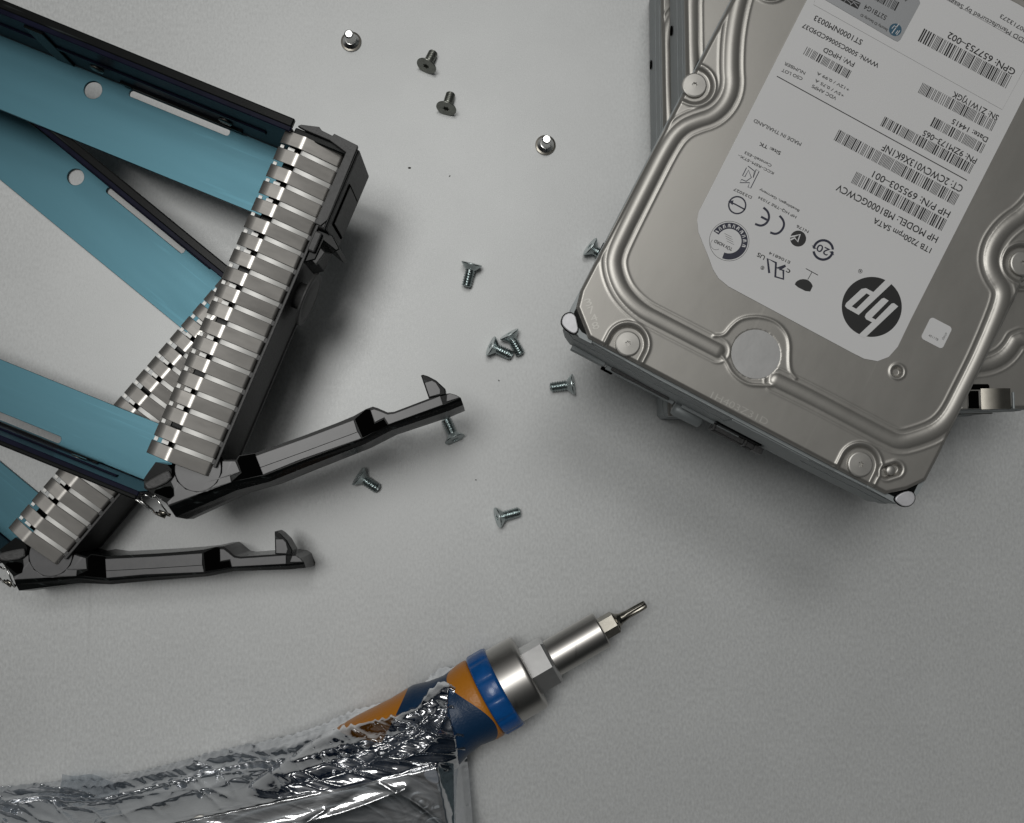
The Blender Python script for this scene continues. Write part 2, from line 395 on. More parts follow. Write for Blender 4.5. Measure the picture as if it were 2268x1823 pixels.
def lid_mesh():
    st = 0.25
    xs = np.arange(-0.3, HW + 0.6, st); ys = np.arange(-0.3, HL + 0.9, st)
    X, Y = np.meshgrid(xs, ys, indexing='ij')
    d = np.minimum(np.minimum(seg_dist(X, Y, bead), seg_dist(X, Y, bead2)), seg_dist(X, Y, far))
    dt = np.minimum(seg_dist(X, Y, thin1), seg_dist(X, Y, thin2))
    Z = np.zeros(X.shape)
    Z += 0.50 * np.clip(1 - (d / 1.95) ** 2, 0, 1) ** 0.9                     # rounded bead
    Z -= 0.10 * np.exp(-((d - 2.2) / 0.32) ** 2)                              # groove beside it
    Z += 0.12 * np.exp(-((d - 3.2) / 0.30) ** 2)                              # fine step line
    Z = np.maximum(Z, 0.24 * np.exp(-(dt / 0.42) ** 2))
    for c, dr in pock:
        n = math.hypot(*dr); e_ = (c[0] + dr[0] / n * 14, c[1] + dr[1] / n * 14)
        q = seg_dist(X, Y, [c, e_])
        Z = np.where(q < 6.6, Z * sst(4.9, 6.2, q), Z)
        Z -= 0.75 * (1 - sst(4.2, 4.9, q)); Z += 0.30 * np.exp(-((q - 5.5) / 0.40) ** 2)
    r = np.hypot(X - disc_c[0], Y - disc_c[1])
    Z = np.where(r < 6.4, -0.12, Z)
    r = np.hypot(X - small_h[0], Y - small_h[1])
    Z += 0.22 * np.exp(-((r - 1.9) / 0.3) ** 2) - 1.2 * (1 - sst(1.0, 1.35, r))
    q = seg_dist(X, Y, [(slot_c[0] - 0.9, slot_c[1] - 0.9), (slot_c[0] + 0.9, slot_c[1] + 0.9)])
    Z += 0.20 * np.exp(-((q - 2.2) / 0.35) ** 2) - 1.4 * (1 - sst(1.2, 1.6, q))
    # signed distance to the rolled rim
    P = lid_out; de = np.full(X.shape, 1e9)
    for i in range(len(P)):
        a = np.array(P[i]); b = np.array(P[(i + 1) % len(P)]); dd = b - a; nn = np.array([-dd[1], dd[0]]) / np.linalg.norm(dd)
        de = np.minimum(de, (X - a[0]) * nn[0] + (Y - a[1]) * nn[1])
    Z -= 0.65 * (1 - sst(0.0, 0.8, de)) 
    bm = bmesh.new()
    me = bpy.data.meshes.new('lid')
    nx, ny = X.shape; idx = np.arange(nx * ny).reshape(nx, ny)
    ok = de > -0.45
    q = np.stack([idx[:-1, :-1], idx[1:, :-1], idx[1:, 1:], idx[:-1, 1:]], -1).reshape(-1, 4)
    okq = ok.reshape(-1)[q].all(1); q = q[okq]
    used = np.unique(q); rm = np.full(nx * ny, -1); rm[used] = np.arange(len(used)); q = rm[q]
    V = np.column_stack([X.reshape(-1)[used], Y.reshape(-1)[used], Z.reshape(-1)[used]])
    me.from_pydata((V).tolist(), [], q.tolist())
    bm.from_mesh(me)
    for i in range(len(P)):
        a = Vector((*P[i], 0)); b = Vector((*P[(i + 1) % len(P)], 0)); dd = b - a; nn = Vector((-dd.y, dd.x, 0)).normalized()
        bmesh.ops.bisect_plane(bm, geom=bm.verts[:] + bm.edges[:] + bm.faces[:], dist=1e-5, plane_co=a, plane_no=-nn, clear_outer=True)
    be = [e for e in bm.edges if e.is_boundary]                                 # folded-down rim
    r = bmesh.ops.extrude_edge_only(bm, edges=be)
    for vv in [g for g in r['geom'] if isinstance(g, bmesh.types.BMVert)]: vv.co.z = -1.5
    for vv in bm.verts: vv.co = vv.co * S
    for fc in bm.faces: fc.smooth = True
    bmesh.ops.recalc_face_normals(bm, faces=bm.faces[:])
    bm.to_mesh(me); bm.free(); me.materials.append(M['lid'])
    return me
LID = lid_mesh()

def star_head(R, h, rs, depth, dome=0.0, chamf=0.25):
    """closed round head, top at z=0 (dome above), six-lobed recess"""
    rr = lambda k: (lambda ph: (rs * k * (1 + 0.20 * math.cos(6 * ph)), -depth))
    rings = [(0.01, -depth), rr(0.9), lambda ph: (rs * (1 + 0.20 * math.cos(6 * ph)), dome * 0.9),
             (rs * 1.45, dome * 0.85), (R - chamf * 1.5, dome * 0.3), (R - chamf * 0.3, -chamf * 0.3), (R, -chamf), (R, -h)]
    v, f = revolve(rings, 60, cap0=False, cap1=True)
    return v, [q[::-1] for q in f]

def ring_out(c, k):   # chamfered casting outline, inset k
    return [(k, k + 2), (k + 2, k), (HW - k - 2, k), (HW - k, k + 2), (HW - k, HL - 6), (HW - k - 1.2, HL - 2.2 - k), (HW - k - 5.5, HL - k), (3.6 + k, HL + 0.3 - k), (1.0 + k, HL - 1.6 - k), (k, HL - 5)]

def drive_parts(root, hero):
    T0 = 26.0
    b = MB()
    layers = [(0.0, 1.2, 3.0, 'cast'), (1.2, 2.6, 0.7, 'pcb'), (2.6, 8.5, 0.25, 'cast'), (8.5, 9.4, 0.9, 'cast'), (9.4, 14.6, 0.0, 'cast'), (14.6, 15.1, 0.5, 'cast'), (15.1, 21.4, 0.1, 'cast'), (21.4, 22.0, 0.6, 'cast'), (22.0, 23.8, 0.2, 'cast'), (23.8, 24.5, 1.1, 'black')]  # top layer coloured black for the shade in the gap under the lid
    for a, c, k, mt in layers:
        o = [(p[0], p[1]) for p in ring_out(None, k)]
        v, f = ext([smooth_poly(o, 1)], a, c); b.add(v, f, mt)
    b.build('casting', root)
    l = bpy.data.objects.new('lid', LID); COL.objects.link(l); l.parent = root; l.location = (0, 0, T0 * S)
    for c in SCR:
        s = MB(); v, f = star_head(3.25, 0.95, 0.62, 0.45, 0.12); s.add(v, f, 'screwl', False)
        o = s.build('screw', root); o.location = (c[0] * S, c[1] * S, (T0 + 0.12) * S); o.rotation_euler.z = random.random()
    # silver pads and dark pockets at the connector-end corners
    for pts in (hl(z4, [(98, 195), (128, 182), (152, 195), (160, 230), (166, 262), (150, 280), (128, 272), (100, 250), (88, 228)]),
                hl(z4, [(1590, 1010), (1620, 990), (1655, 983), (1676, 1000), (1676, 1030), (1655, 1052), (1625, 1055), (1600, 1040), (1586, 1025)])):
        p = MB(); v, f = ext([smooth_poly(pts, 1)], 23.6, 25.15, 0.25); p.add(v, f, 'pad', True); p.build('corner_pad', root)
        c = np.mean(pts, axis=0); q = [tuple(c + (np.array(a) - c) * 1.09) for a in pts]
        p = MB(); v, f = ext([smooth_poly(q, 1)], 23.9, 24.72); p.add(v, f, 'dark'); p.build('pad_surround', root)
    # corner shelves of the casting
    for sgn, x0, x1 in ((1, 0.4, 13.0), (-1, HW - 9.0, HW - 0.4)):
        o = ring_out(None, 0.15)
        if sgn > 0: poly = [(0.15, HL - 14), (0.15, HL - 5), (1.15, HL - 1.75), (3.7, HL + 0.1), (13, HL - 0.15), (13, HL - 6)]
        else: poly = [(HW - 9, HL - 7), (HW - 9, HL - 0.15), (HW - 5.65, HL - 0.15), (HW - 1.35, HL - 2.35), (HW - 0.15, HL - 6.2), (HW - 0.15, HL - 16), (HW - 3, HL - 14)]
        p = MB(); v, f = ext([poly], 23.85, 24.4); p.add(v, f, 'cast'); p.build('corner_shelf', root)
    # pin in the slot hole
    p = MB(); v, f = revolve([(1.25, -1.3), (1.25, -0.35), (1.0, -0.15)], 32); p.add(v, f, 'screwl', True)
    o = p.build('locating_pin', root); o.location = (slot_c[0] * S, slot_c[1] * S, T0 * S)
    # round bright seal plate
    p = MB(); v, f = ext([circ(disc_c[0], disc_c[1], 6.35, 64)], T0 - 0.1, T0 + 0.02, 0.02); p.add(v, f, 'sealplate'); p.build('seal_plate', root)
    # connector end
    y = HL
    c = MB()
    for x0, x1, z0, z1, o_, mt in ((HW - 16, HW - 5.5, 1.2, 4.2, 0.5, 'cast'), (HW - 38, HW - 16.5, 1.8, 2.5, 0.8, 'cast'), (HW - 36, HW - 18, 3.6, 4.3, 0.5, 'greyp'), (HW - 58, HW - 40, 3.8, 4.6, 0.8, 'cast')):
        v, f = boxv(x0, x1, y - 1, y + o_, z0, z1, 0.2); c.add(v, f, mt)
    c.build('circuit_board_edge', root)
    c = MB()
    v, f = boxv(HW - 64, HW - 50, y - 1, y + 0.5, 1.0, 7.5, 0.3); c.add(v, f, 'black')
    v, f = boxv(HW - 64, HW - 50, y + 0.5, y + 2.2, 1.0, 1.8, 0.15); c.add(v, f, 'greyp')
    for xx in (HW - 65.5, HW - 60.5, HW - 50.8):
        v, f = boxv(xx, xx + (2.6 if xx < HW - 65 else 0.7), y + 0.5, y + 2.2, 1.2, 5.4, 0.15); c.add(v, f, 'greyp')
    v, f = boxv(HW - 64, HW - 51, y + 0.5, y + 1.8, 3.4, 4.1, 0.1); c.add(v, f, 'greyp')
    c.build('data_connector', root)
    c = MB(); T = Matrix.Translation((HW - 43.0, y + 1.2, 0.8)) @ Matrix.Rotation(math.radians(90), 4, 'Y') @ Matrix.Rotation(0.0, 4, 'X')
    v, f = revolve([(1.2, -4.5), (1.9, -4), (2.1, 3.4), (1.7, 4.4)], 32); c.add(v, f, 'cast', True, T); c.build('round_fitting', root)
    c = MB()
    v, f = boxv(HW - 19, HW - 15.5, y + 0.3, y + 1.2, 0.6, 2.4, 0.2); c.add(v, f, 'dark'); c.build('jumper_socket', root)
    # raised shield on the front wall
    c = MB()
    v, f = boxv(HW - 73, HW - 50.5, y - 0.4, y + 0.35, 10.2, 22.8, 0.12); c.add(v, f, 'cast'); c.build('shield_plate', root)
    # folded bracket at the far end: slot painted as flat dark shade, and two tabs
    c = MB(); v, f = ext([rrect(76.0, 85.2, 5.9, 7.5, 0.7)], T0, T0 + 0.08); c.add(v, f, 'dark')
    v, f = ext([[(79.0, 0.6), (82.0, 0.6), (82.0, 5.6), (79.0, 5.6)]], T0, T0 + 0.1); c.add(v, f, 'dark'); c.build('end_slot', root)
    c = MB(); n_ = 14; vs = []
    for k in range(n_ + 1):
        xx = 82.6 + 8.2 * k / n_; zz_ = T0 + 0.15 + 0.9 * math.sin(min(1, k / n_ * 1.6) * math.pi / 2) - 0.5 * max(0, k / n_ - 0.6)
        vs += [(xx, 0.3, zz_), (xx, 6.2, zz_)]
    c.add(vs, [[2 * k, 2 * k + 2, 2 * k + 3, 2 * k + 1] for k in range(n_)], 'bit', True); c.build('end_tab', root)
    c = MB(); v, f = boxv(76.5, 78.6, 0.3, 5.6, T0 - 0.2, T0 + 0.7, 0.3); c.add(v, f, 'lid', False); v, f = boxv(91.4, 92.0, 0.3, 5.2, T0 - 0.2, T0 + 0.9, 0.2); c.add(v, f, 'cast'); c.build('end_rib', root)
    # side mounting holes
    for yy in (28.5, 60, 118.8):
        for xx, sg in ((-0.02, -1), (HW + 0.02, 1)):
            c = MB(); T = Matrix.Translation((xx, yy, 6.35)) @ Matrix.Rotation(math.radians(90), 4, 'Y')
            v, f = revolve([(1.5, -0.12), (1.5, 0.12)], 24); c.add(v, f, 'dark', False, T); c.build('mounting_hole', root)

M['sealplate'] = mat('seal_plate_metal', (0.43, 0.43, 0.425), 0.42, 0.5, noise_scale=120, noise_amt=0.05, bump=0.2, bump_scale=260)

hero = empty('hard_drive', (HF.o[0], HF.o[1], HZ - 26.0), HF.ang())
tag(hero, 'silver hard drive with large white barcode label, on top of the drive stack', 'hard drive')
drive_parts(hero, True)

# mid and low drive, level with the picture's sides
pl_ = W(1525, 300, 52); pb_ = W(2200, 913, 52)
def bare(z, lab, dx=0.0, dy=0.0):
    r = empty('hard_drive', (pl_[0] + dx, pb_[1] + dy, z - 26.0), math.radians(0.35)); drive_parts(r, False); return tag(r, lab, 'hard drive', 'bare hard drives without a visible label')
bare(52, 'bare silver hard drive directly under the labelled drive')
bare(26, 'bottom hard drive of the stack, lying on the metal table', -1.9, 0.0)

# ---- the label on the top drive
zA = zm(1540, 330, 4.687); zB = zm(1700, 0, 3.796); zC = zm(1800, 250, 4.685); zE = zm(1800, 560, 4.607)
lab = hl(zD, [(1390, -420), (1185, 0), (700, 950)]) + hl(zD, [(694, 985), (700, 1040)]) + hl(zD, [(745, 1150), (765, 1205), (790, 1245), (835, 1282)]) \
    + hl(z4, [(1390, 368), (1440, 393), (1500, 404), (1550, 385), (1590, 340), (1650, 215), (1750, 18)]) + hl(zD, [(2156, 432), (2400, -60), (1900, -340)])
mb = MB(); v, f = ext([lab], 26.05, 26.17); mb.add(v, f, 'label'); LB = mb.build('label', hero)
ZI = 26.20
pr = MB()
def tx(zf, s, a, b, cap, m='ink', bold=0.05):
    sc_ = {zA: 4.687, zB: 3.796, zC: 4.685, zD: 2.0187, zE: 4.607}[zf]
    put_text(pr, s, HF.L(*zf(*a)), HF.L(*zf(*b)), cap / sc_ / 8.75, ZI, m, bold)
def st(zf, pts, wd, m='ink', closed=False, dz=0.0):
    sc_ = {zA: 4.687, zB: 3.796, zC: 4.685, zD: 2.0187, zE: 4.607}[zf]
    stroke(pr, hl(zf, pts), wd / sc_ / 8.75, ZI + dz, m, closed)
def pg(zf, loops, m='ink', dz=0.0):
    v, f = ext([hl(zf, l) for l in loops], 0, 0); v[:, 2] = ZI + dz; pr.add(v, f, m)
def bars(zf, a, b, c, seed):
    """barcode: a start, b end along the base side, c start on the far side"""
    a, b, c = [np.array(HF.L(*zf(*q))) for q in (a, b, c)]
    d = b - a; ln = np.linalg.norm(d); d = d / ln; h = c - a; h = h - d * (h @ d)
    rnd = random.Random(seed); x = 0.0; u = 0.165; vs = []; fs = []
    while x < ln - 0.5:
        wv = u * rnd.choice((1, 1, 1, 2.4)); p = [a + d * x, a + d * (x + wv), a + d * (x + wv) + h, a + d * x + h]
        k = len(vs); vs += [(q[0], q[1], ZI) for q in p]; fs.append([k, k + 1, k + 2, k + 3]); x += wv + u * rnd.choice((1.1, 1.1, 1.3, 2.5))
    pr.add(vs, fs, 'ink')
tx(zC, '1TB 7200rpm SATA', (1236, 1408), (645, 1088), 62)
tx(zC, 'HP MODEL: MB1000GCWCV', (1306, 1290), (268, 740), 76, 'ink', 0.05)
bars(zC, (1390, 1112), (437, 603), (1345, 1235), 1)
tx(zC, 'HP P/N: 695503–001', (1432, 1030), (640, 605), 76, 'ink', 0.04)
bars(zC, (1520, 850), (255, 165), (1470, 965), 2)
tx(zC, 'CT: 2CWCV013X6K1NF', (1565, 765), (740, 322), 80, 'ink', 0.05)
bars(zC, (1670, 540), (735, 33), (1630, 640), 3)
tx(zC, 'PN: 9ZM173–065', (1708, 480), (1160, 180), 66)
bars(zC, (1790, 330), (1248, 38), (1745, 425), 4)
tx(zC, 'Date: 14415', (1822, 262), (1460, 62), 60)
bars(zB, (1920, 1022), (1285, 688), (1882, 1108), 5)
tx(zB, 'SN: Z1W1YJGK', (1945, 975), (1568, 770), 54)
bars(zB, (2052, 640), (1290, 228), (2002, 748), 6)
tx(zB, 'GPN: 657753–002', (2088, 590), (1530, 270), 60)
tx(zB, 'HDD Manufactured by Seagate', (2195, 345), (1480, -45), 42, 'inkg')
tx(zB, '100713273', (2200, 262), (1965, 120), 38, 'inkg')
tx(zB, 'ST1000NM0033', (802, 342), (405, 130), 50)
tx(zB, 'WWN: 5000C50066CD9D37', (940, 540), (305, 198), 42)
tx(zB, 'FW: HPGD', (735, 530), (480, 400), 44)
bars(zB, (705, 600), (320, 388), (678, 668), 7)
tx(zB, '+12V / 0.99 A', (690, 750), (420, 605), 26, 'inkg'); tx(zB, '+5V / 0.75 A', (645, 800), (405, 665), 26, 'inkg')
tx(zB, 'VDC AMPS', (582, 820), (380, 712), 30, 'inkg'); tx(zB, 'CSO LOT', (297, 655), (125, 578), 28, 'inkg'); tx(zB, 'NUMBER', (320, 608), (148, 522), 28, 'inkg')
tx(zD, 'MADE IN THAILAND', (1162, 640), (952, 532), 17, 'inkg'); tx(zD, 'Site: TK', (1070, 680), (976, 636), 17)
tx(zA, 'Constell–ES3', (795, 165), (520, 25), 30, 'inkg'); tx(zA, 'KCC–REM–STX–', (818, 245), (450, 55), 28, 'inkg')
tx(zA, 'D33027', (590, 495), (405, 405), 30, 'inkg')
tx(zA, 'HP HQ–TRE 71034', (1052, 700), (660, 490), 28, 'inkg'); tx(zA, 'Boeblingen, Germany', (1082, 635), (672, 412), 26, 'inkg')
tx(zA, 'N176', (1180, 850), (1058, 788), 30, 'inkg'); tx(zA, 'E106814', (987, 1168), (772, 1066), 30, 'inkg')
tx(zA, 'US', (728, 1115), (655, 1075), 46); tx(zA, 'c', (992, 1262), (955, 1240), 60); tx(zA, '®', (722, 1225), (688, 1208), 40, 'inkg')
st(zD, [(1050, 342), (1900, 808)], 4.2)
st(zB, [(400, -10), (385, 42), (1970, 925), (2240, 430)], 2.0, 'inkg'); st(zB, [(1480, -12), (2300, 452)], 3.0, 'inkg')
# marks
st(zA, [(545, 180), (612, 232), (598, 300), (630, 215), (660, 235), (572, 410), (545, 397), (562, 352), (460, 352), (478, 318), (525, 338), (580, 300), (550, 222), (512, 292), (488, 280), (530, 196)], 9, 'inkn')
st(zA, smooth_line([(872, 695), (912, 740), (922, 800), (885, 862), (830, 888), (775, 868)], 2), 24, 'inkn')
st(zA, smooth_line([(705, 610), (752, 650), (768, 715), (738, 775), (680, 803), (618, 780)], 2), 24, 'inkn'); st(zA, [(680, 705), (742, 738)], 24, 'inkn')
st(zA, circ(433, 585, 88, 40), 16, 'inkn', True); st(zA, [(345, 545), (420, 580), (515, 632)], 15, 'inkn'); pg(zA, [[(340, 545), (395, 535), (385, 585)]], 'inkn', 0.01)
st(zA, circ(350, 958, 206, 60), 4, 'ink', True)
st(zA, circ(350, 958, 160, 60, math.radians(-148), math.radians(113), False), 66, 'inkn')
for k in range(19):
    a = math.radians(-140 + k * 9.0); st(zA, [(350 + 142 * math.cos(a), 958 + 142 * math.sin(a)), (350 + 178 * math.cos(a + (.05 if k % 2 else -.05)), 958 + 178 * math.sin(a + (.05 if k % 2 else -.05)))], 7 if k % 3 else 13, 'label', False, 0.03)
tx(zA, 'TÜV NORD', (388, 1030), (205, 940), 34); st(zA, circ(215, 990, 58, 24, math.radians(60), math.radians(230), False), 4, 'inkg')
for k in range(4): st(zA, [(400 - 8 * k, 985 - 26 * k + 10), (325 - 8 * k, 950 - 26 * k + 6)], 4, 'inkg')
pg(zA, [circ(1065, 932, 83, 48)], 'ink'); st(zA, [(975, 915), (1020, 908), (1085, 890), (1060, 965), (1030, 925), (985, 945)], 17, 'label', False, 0.03)
st(zA, circ(1325, 1050, 100, 30, math.radians(10), math.radians(172), False), 26, 'inkn'); st(zA, circ(1325, 1050, 100, 30, math.radians(190), math.radians(358), False), 26, 'inkn')
pg(zA, [[(1208, 1000), (1258, 1035), (1225, 1040)]], 'inkn', 0.01); pg(zA, [[(1438, 1108), (1385, 1068), (1425, 1062)]], 'inkn', 0.01)
tx(zA, '20', (1400, 1045), (1280, 985), 80, 'inkn', 0.06)
st(zA, [(765, 1290), (748, 1140), (835, 1182), (828, 1328), (912, 1352), (912, 1262), (845, 1240), (935, 1212)], 24, 'inkn'); st(zA, [(870, 1255), (935, 1215)], 20, 'inkn', False, 0.01)
pg(zA, [smooth_poly([(1025, 1418), (1045, 1375), (1100, 1350), (1165, 1358), (1205, 1395), (1222, 1440), (1178, 1495)], 1)], 'ink'); st(zA, [(1165, 1357), (1207, 1282)], 7); st(zA, [(1145, 1243), (1272, 1312)], 8)
st(zA, [(1178, 1515), (1222, 1425)], 9, 'label', False, 0.03)
st(zA, circ(1710, 1270, 20, 20), 5, 'ink', True); tx(zA, 'R', (1722, 1262), (1704, 1254), 20)
# round emblem
C0 = circ(600, 553, 306, 90)
pg(zE, [C0], 'ink')
def clipc(pts): return [(600 + (x - 600) * min(1, 318 / max(1, math.hypot(x - 600, y - 553))), 553 + (y - 553) * min(1, 318 / max(1, math.hypot(x - 600, y - 553)))) for x, y in pts]
pg(zE, [[(752, 268), (812, 308), (465, 635), (345, 568), (326, 545), (338, 515), (495, 370), (540, 362), (615, 402)]], 'label', 0.04)
pg(zE, [[(545, 415), (580, 435), (440, 573), (395, 548)]], 'ink', 0.08)
pg(zE, [[(700, 470), (725, 462), (772, 490), (600, 663), (638, 683), (800, 520), (825, 515), (868, 548), (528, 870), (462, 842), (602, 710), (542, 680), (528, 655), (540, 625)]], 'label', 0.04)
pr.build('print', LB)
# grey sticker over the label
mb = MB(); sk = hl(zB, [(470, -5), (1060, 340), (1090, 352), (1115, 335), (1280, 30), (1270, 0), (1150, -80), (700, -330)]); v, f = ext([sk], 26.24, 26.30); mb.add(v, f, 'sticker'); SK = mb.build('security_sticker', LB)
pr = MB(); ZI = 26.33
tx(zB, '52T81G4', (1003, 140), (822, 42), 44, 'ink', 0.03); tx(zB, 'Security ID Security ID', (1010, 250), (785, 118), 24, 'inkg')
bars(zB, (1105, 25), (700, -190), (1065, 95), 9)
pg(zB, [circ(1070, 255, 53, 40)], 'inkb')
st(zB, [(1100, 205), (1040, 285)], 7, 'label', False, 0.03); st(zB, [(1040, 245), (1062, 220), (1078, 240)], 6, 'label', False, 0.03); st(zB, [(1080, 300), (1108, 262)], 6, 'label', False, 0.03); st(zB, [(1072, 288), (1092, 262)], 6, 'label', False, 0.03)
pg(zB, [[(780, 30), (755, 82), (690, 50), (600, 0), (640, -40)]], 'ink'); st(zB, [(770, 40), (660, -10)], 6, 'sticker', False, 0.03); st(zB, [(755, 66), (720, 25), (690, 48)], 7, 'sticker', False, 0.03); st(zB, [(700, 40), (660, 0), (640, 20)], 6, 'sticker', False, 0.03)
tx(zB, 'A', (1185, -5), (1150, -22), 34, 'inkg')
pr.build('print', SK)
# small square label and raised stamping
c = np.array(HF.L(*zE(1262, 818))); a = 3.15
mb = MB(); v, f = ext([[(c[0] + x, c[1] + y) for x, y in rrect(-a, a, -a, a, 0.9)]], 26.02, 26.12); mb.add(v, f, 'label'); SL = mb.build('small_label', hero)
pr = MB(); ZI = 26.15
put_text(pr, '40117B', (c[0] + 1.6, c[1] + 1.75), (c[0] - 1.2, c[1] + 1.75), 0.6, ZI, 'inkg'); put_text(pr, '2J070', (c[0] - 2.0, c[1] + 0.9), (c[0] - 2.0, c[1] - 1.2), -0.5, ZI, 'inkg')
pr.build('print', SL)
mb = MB(); s_ = 5.778; z3 = zm(1200, 640, 5.778)
for ch, (x, y) in zip('3748', ((610, 200), (650, 300), (685, 400), (705, 500))):
    p = HF.L(*z3(x - 45, y + 30)); q = HF.L(*z3(x + 40, y - 0))
    put_text(mb, ch, p, q, 1.9, 26.08, 'stamp')
M['stamp'] = mat('stamped_marks', (0.44, 0.43, 0.40), 0.4, 0.62)
mb.build('stamped_number', hero); mb = MB()
zz = zm(1480, 820, 7.19)
put_text(mb, '1H403Z31D', HF.L(*zz(665, 435)), HF.L(*zz(1560, 880)), 1.75, 26.08, 'stamp')
mb.build('stamped_number', hero)

# ------------------------------------------------------------------ drive caddies
CF = Frame(W(364, 1020, 52), W(674, 300, 52), 52)
zp = zm(270, 880, 5.39); zq = zm(660, 800, 5.39); zr = zm(560, 250, 6.933)
def cl(zf, pts, z=52.0): return [CF.L(*zf(*p), z) for p in pts]

def build_caddy():
    root = empty('drive_caddy', (0, 0, 0))
    # blue floor plates
    b = MB()
    for hx0, hx1, hole, slot in ((77.0, 98.3, (93.4, 72.0), (95.9, 98.0, 28.5, 61.5)), (-10.2, 7.0, (-3.5, 72.0), (-9.8, -7.6, 38.0, 100.0))):
        lo = [[(hx0, 4), (hx1, 4), (hx1, 150), (hx0, 150)], circ(hole[0], hole[1], 2.75, 40), rrect(slot[0], slot[1], slot[2], slot[3], 0.9)]
        v, f = ext(lo, 0.1, 1.1, 0.12, 1); bb = MB(); bb.add(v, f, 'blue'); bb.build('floor_plate', root)
    # side walls with folded lips
    for x0, x1, sg in ((98.4, 100.0, 1), (-12.0, -10.4, -1)):
        wv = MB(); v, f = boxv(x0, x1, 4.3 if sg > 0 else 3.0, 150, 0.1, 25.8, 0.25); wv.add(v, f, 'wall')
        if sg > 0: v, f = boxv(x1 - 0.3, x1 + 2.4, 4.3, 150, 24.0, 26.0, 0.4); wv.add(v, f, 'black')
        else: v, f = boxv(x0 - 1.0, x0 + 0.4, 3.0, 150, 24.0, 26.0, 0.4); wv.add(v, f, 'black')
        xi = x0 - 0.5 if sg > 0 else x1 - 0.2
        v, f = boxv(xi, xi + 0.7, 14, 150, 13.0, 15.0, 0.25); wv.add(v, f, 'wall')
        v, f = boxv(xi - 0.1, xi + 0.8, 24, 64, 3.0, 4.4, 0.2); wv.add(v, f, 'black')
        v, f = boxv(xi - 0.1, xi + 0.8, 80, 86, 1.1, 24, 0.3); wv.add(v, f, 'black')
        wv.build('side_wall', root)
        for yy, zz_ in ((28.5, 8.0), (70, 8.0), (118, 8.0)):
            p = MB(); T = Matrix.Translation(((x0 if sg > 0 else x1), yy, zz_)) @ Matrix.Rotation(math.radians(90), 4, 'Y')
            v, f = revolve([(1.2, -0.6), (2.0, -0.55), (2.2, 0.3)], 32); p.add(v, f, 'bit', True, T); p.build('rivet', root)
    # bezel body (black plastic beam under the spring fingers)
    b = MB()
    v, f = boxv(3.0, 100.5, -12.6, 4.0, 0.5, 20.9, 0.5); b.add(v, f, 'black')
    v, f = boxv(3.0, 99.0, -12.9, -12.1, 0.2, 22.4, 0.2); b.add(v, f, 'greyp')       # rim
    v, f = boxv(6.0, 76.0, -13.4, -12.8, 0.2, 0.9, 0.15); b.add(v, f, 'panel')
    v, f = boxv(98.5, 100.6, -12.8, 3.6, 0.5, 24.6, 0.4); b.add(v, f, 'black')
    n = 19; pitch = 99.0 / (n - 0.25)
    for i in range(n - 1):
        x = (i + 0.77) * pitch
        v, f = boxv(x - 0.5, x + 1.1, -12.3, -11.2, 20.8, 22.2, 0.2); b.add(v, f, 'greyp')
    bz = b.build('bezel', root)
    # strip below, its reflected light put into the colour, and sprung fingers above
    g = MB()
    for i in range(n - 1):
        x = (i + 0.72) * pitch
        prof = [(-0.5, 24.2), (-1.1, 24.6), (-10.8, 21.9), (-11.3, 21.5)]
        vs = []; fs = []
        for k, (y, z) in enumerate(prof): vs += [(x - 0.05, y, z), (x + 1.65, y, z)]
        for k in range(len(prof) - 1): fs.append([2 * k, 2 * k + 1, 2 * k + 3, 2 * k + 2])
        g.add(vs, fs, 'zinclit', True)
        # small returns at the rear edge
        v, f = boxv(x + 0.1, x + 1.35, 4.9, 6.0, 22.6, 22.9, 0.05); g.add(v, f, 'zinclit')
        if i % 3 != 1:
            v, f = boxv(x + 0.15, x + 1.3, 1.6, 3.6, 23.0, 23.3, 0.05); g.add(v, f, 'zinclit')
    g.build('shield_strip', root)
    rnd = random.Random(3)
    prof = [(6.1, 23.2), (6.12, 23.9), (6.0, 24.13), (3.5, 24.57), (0.8, 25.045), (0.6, 25.08), (0.35, 25.115), (0.0, 25.13), (-0.35, 25.11), (-0.6, 25.07), (-0.8, 25.015)]
    prof += [(-2.5, 24.54), (-6, 23.56), (-10.7, 22.245), (-11.0, 22.16), (-11.3, 22.0), (-11.5, 21.7), (-11.6, 21.2)]
    for i in range(n):
        x0 = i * pitch; x1 = x0 + pitch * 0.745; j = rnd.uniform(-0.10, 0.10); tl = rnd.uniform(-0.015, 0.015)
        vs = []; fs = []
        for (y, z) in prof:
            zz_ = z + j + tl * y
            vs += [(x0, y, zz_ - 0.10), (x0 + 0.12, y, zz_), (x1 - 0.12, y, zz_), (x1, y, zz_ - 0.10)]
        for k in range(len(prof) - 1):
            fs.append([4 * k + 1, 4 * k + 2, 4 * k + 6, 4 * k + 5])
        q = MB(); q.add(vs, fs, 'zinc', True)
        for c_ in (0, 2): q.add(vs, [[4 * k + c_, 4 * k + c_ + 1, 4 * k + c_ + 5, 4 * k + c_ + 4] for k in range(len(prof) - 1)], 'zinc', True)
        q.build('spring_finger', root)
    # release housing at the far end
    h = MB()
    top = cl(zr, [(690, 200), (740, 180), (1020, 215), (1060, 270), (1220, 350), (1250, 320), (1610, 500), (1600, 545)]) + cl(zr, [(1150, 1640), (1040, 1733), (955, 1690), (1430, 605), (1180, 420), (810, 265)])
    v, f = ext([top], 24.2, 26.1, 0.15, 1); h.add(v, f, 'greyp')
    v, f = boxv(76.5, 101.2, -16.0, -13.1, 0.6, 25.4, 0.5); h.add(v, f, 'greyp')
    v, f = boxv(76.2, 100.9, -15.7, -15.1, 25.3, 25.9, 0.2); h.add(v, f, 'black')
    h.build('release_housing', root)
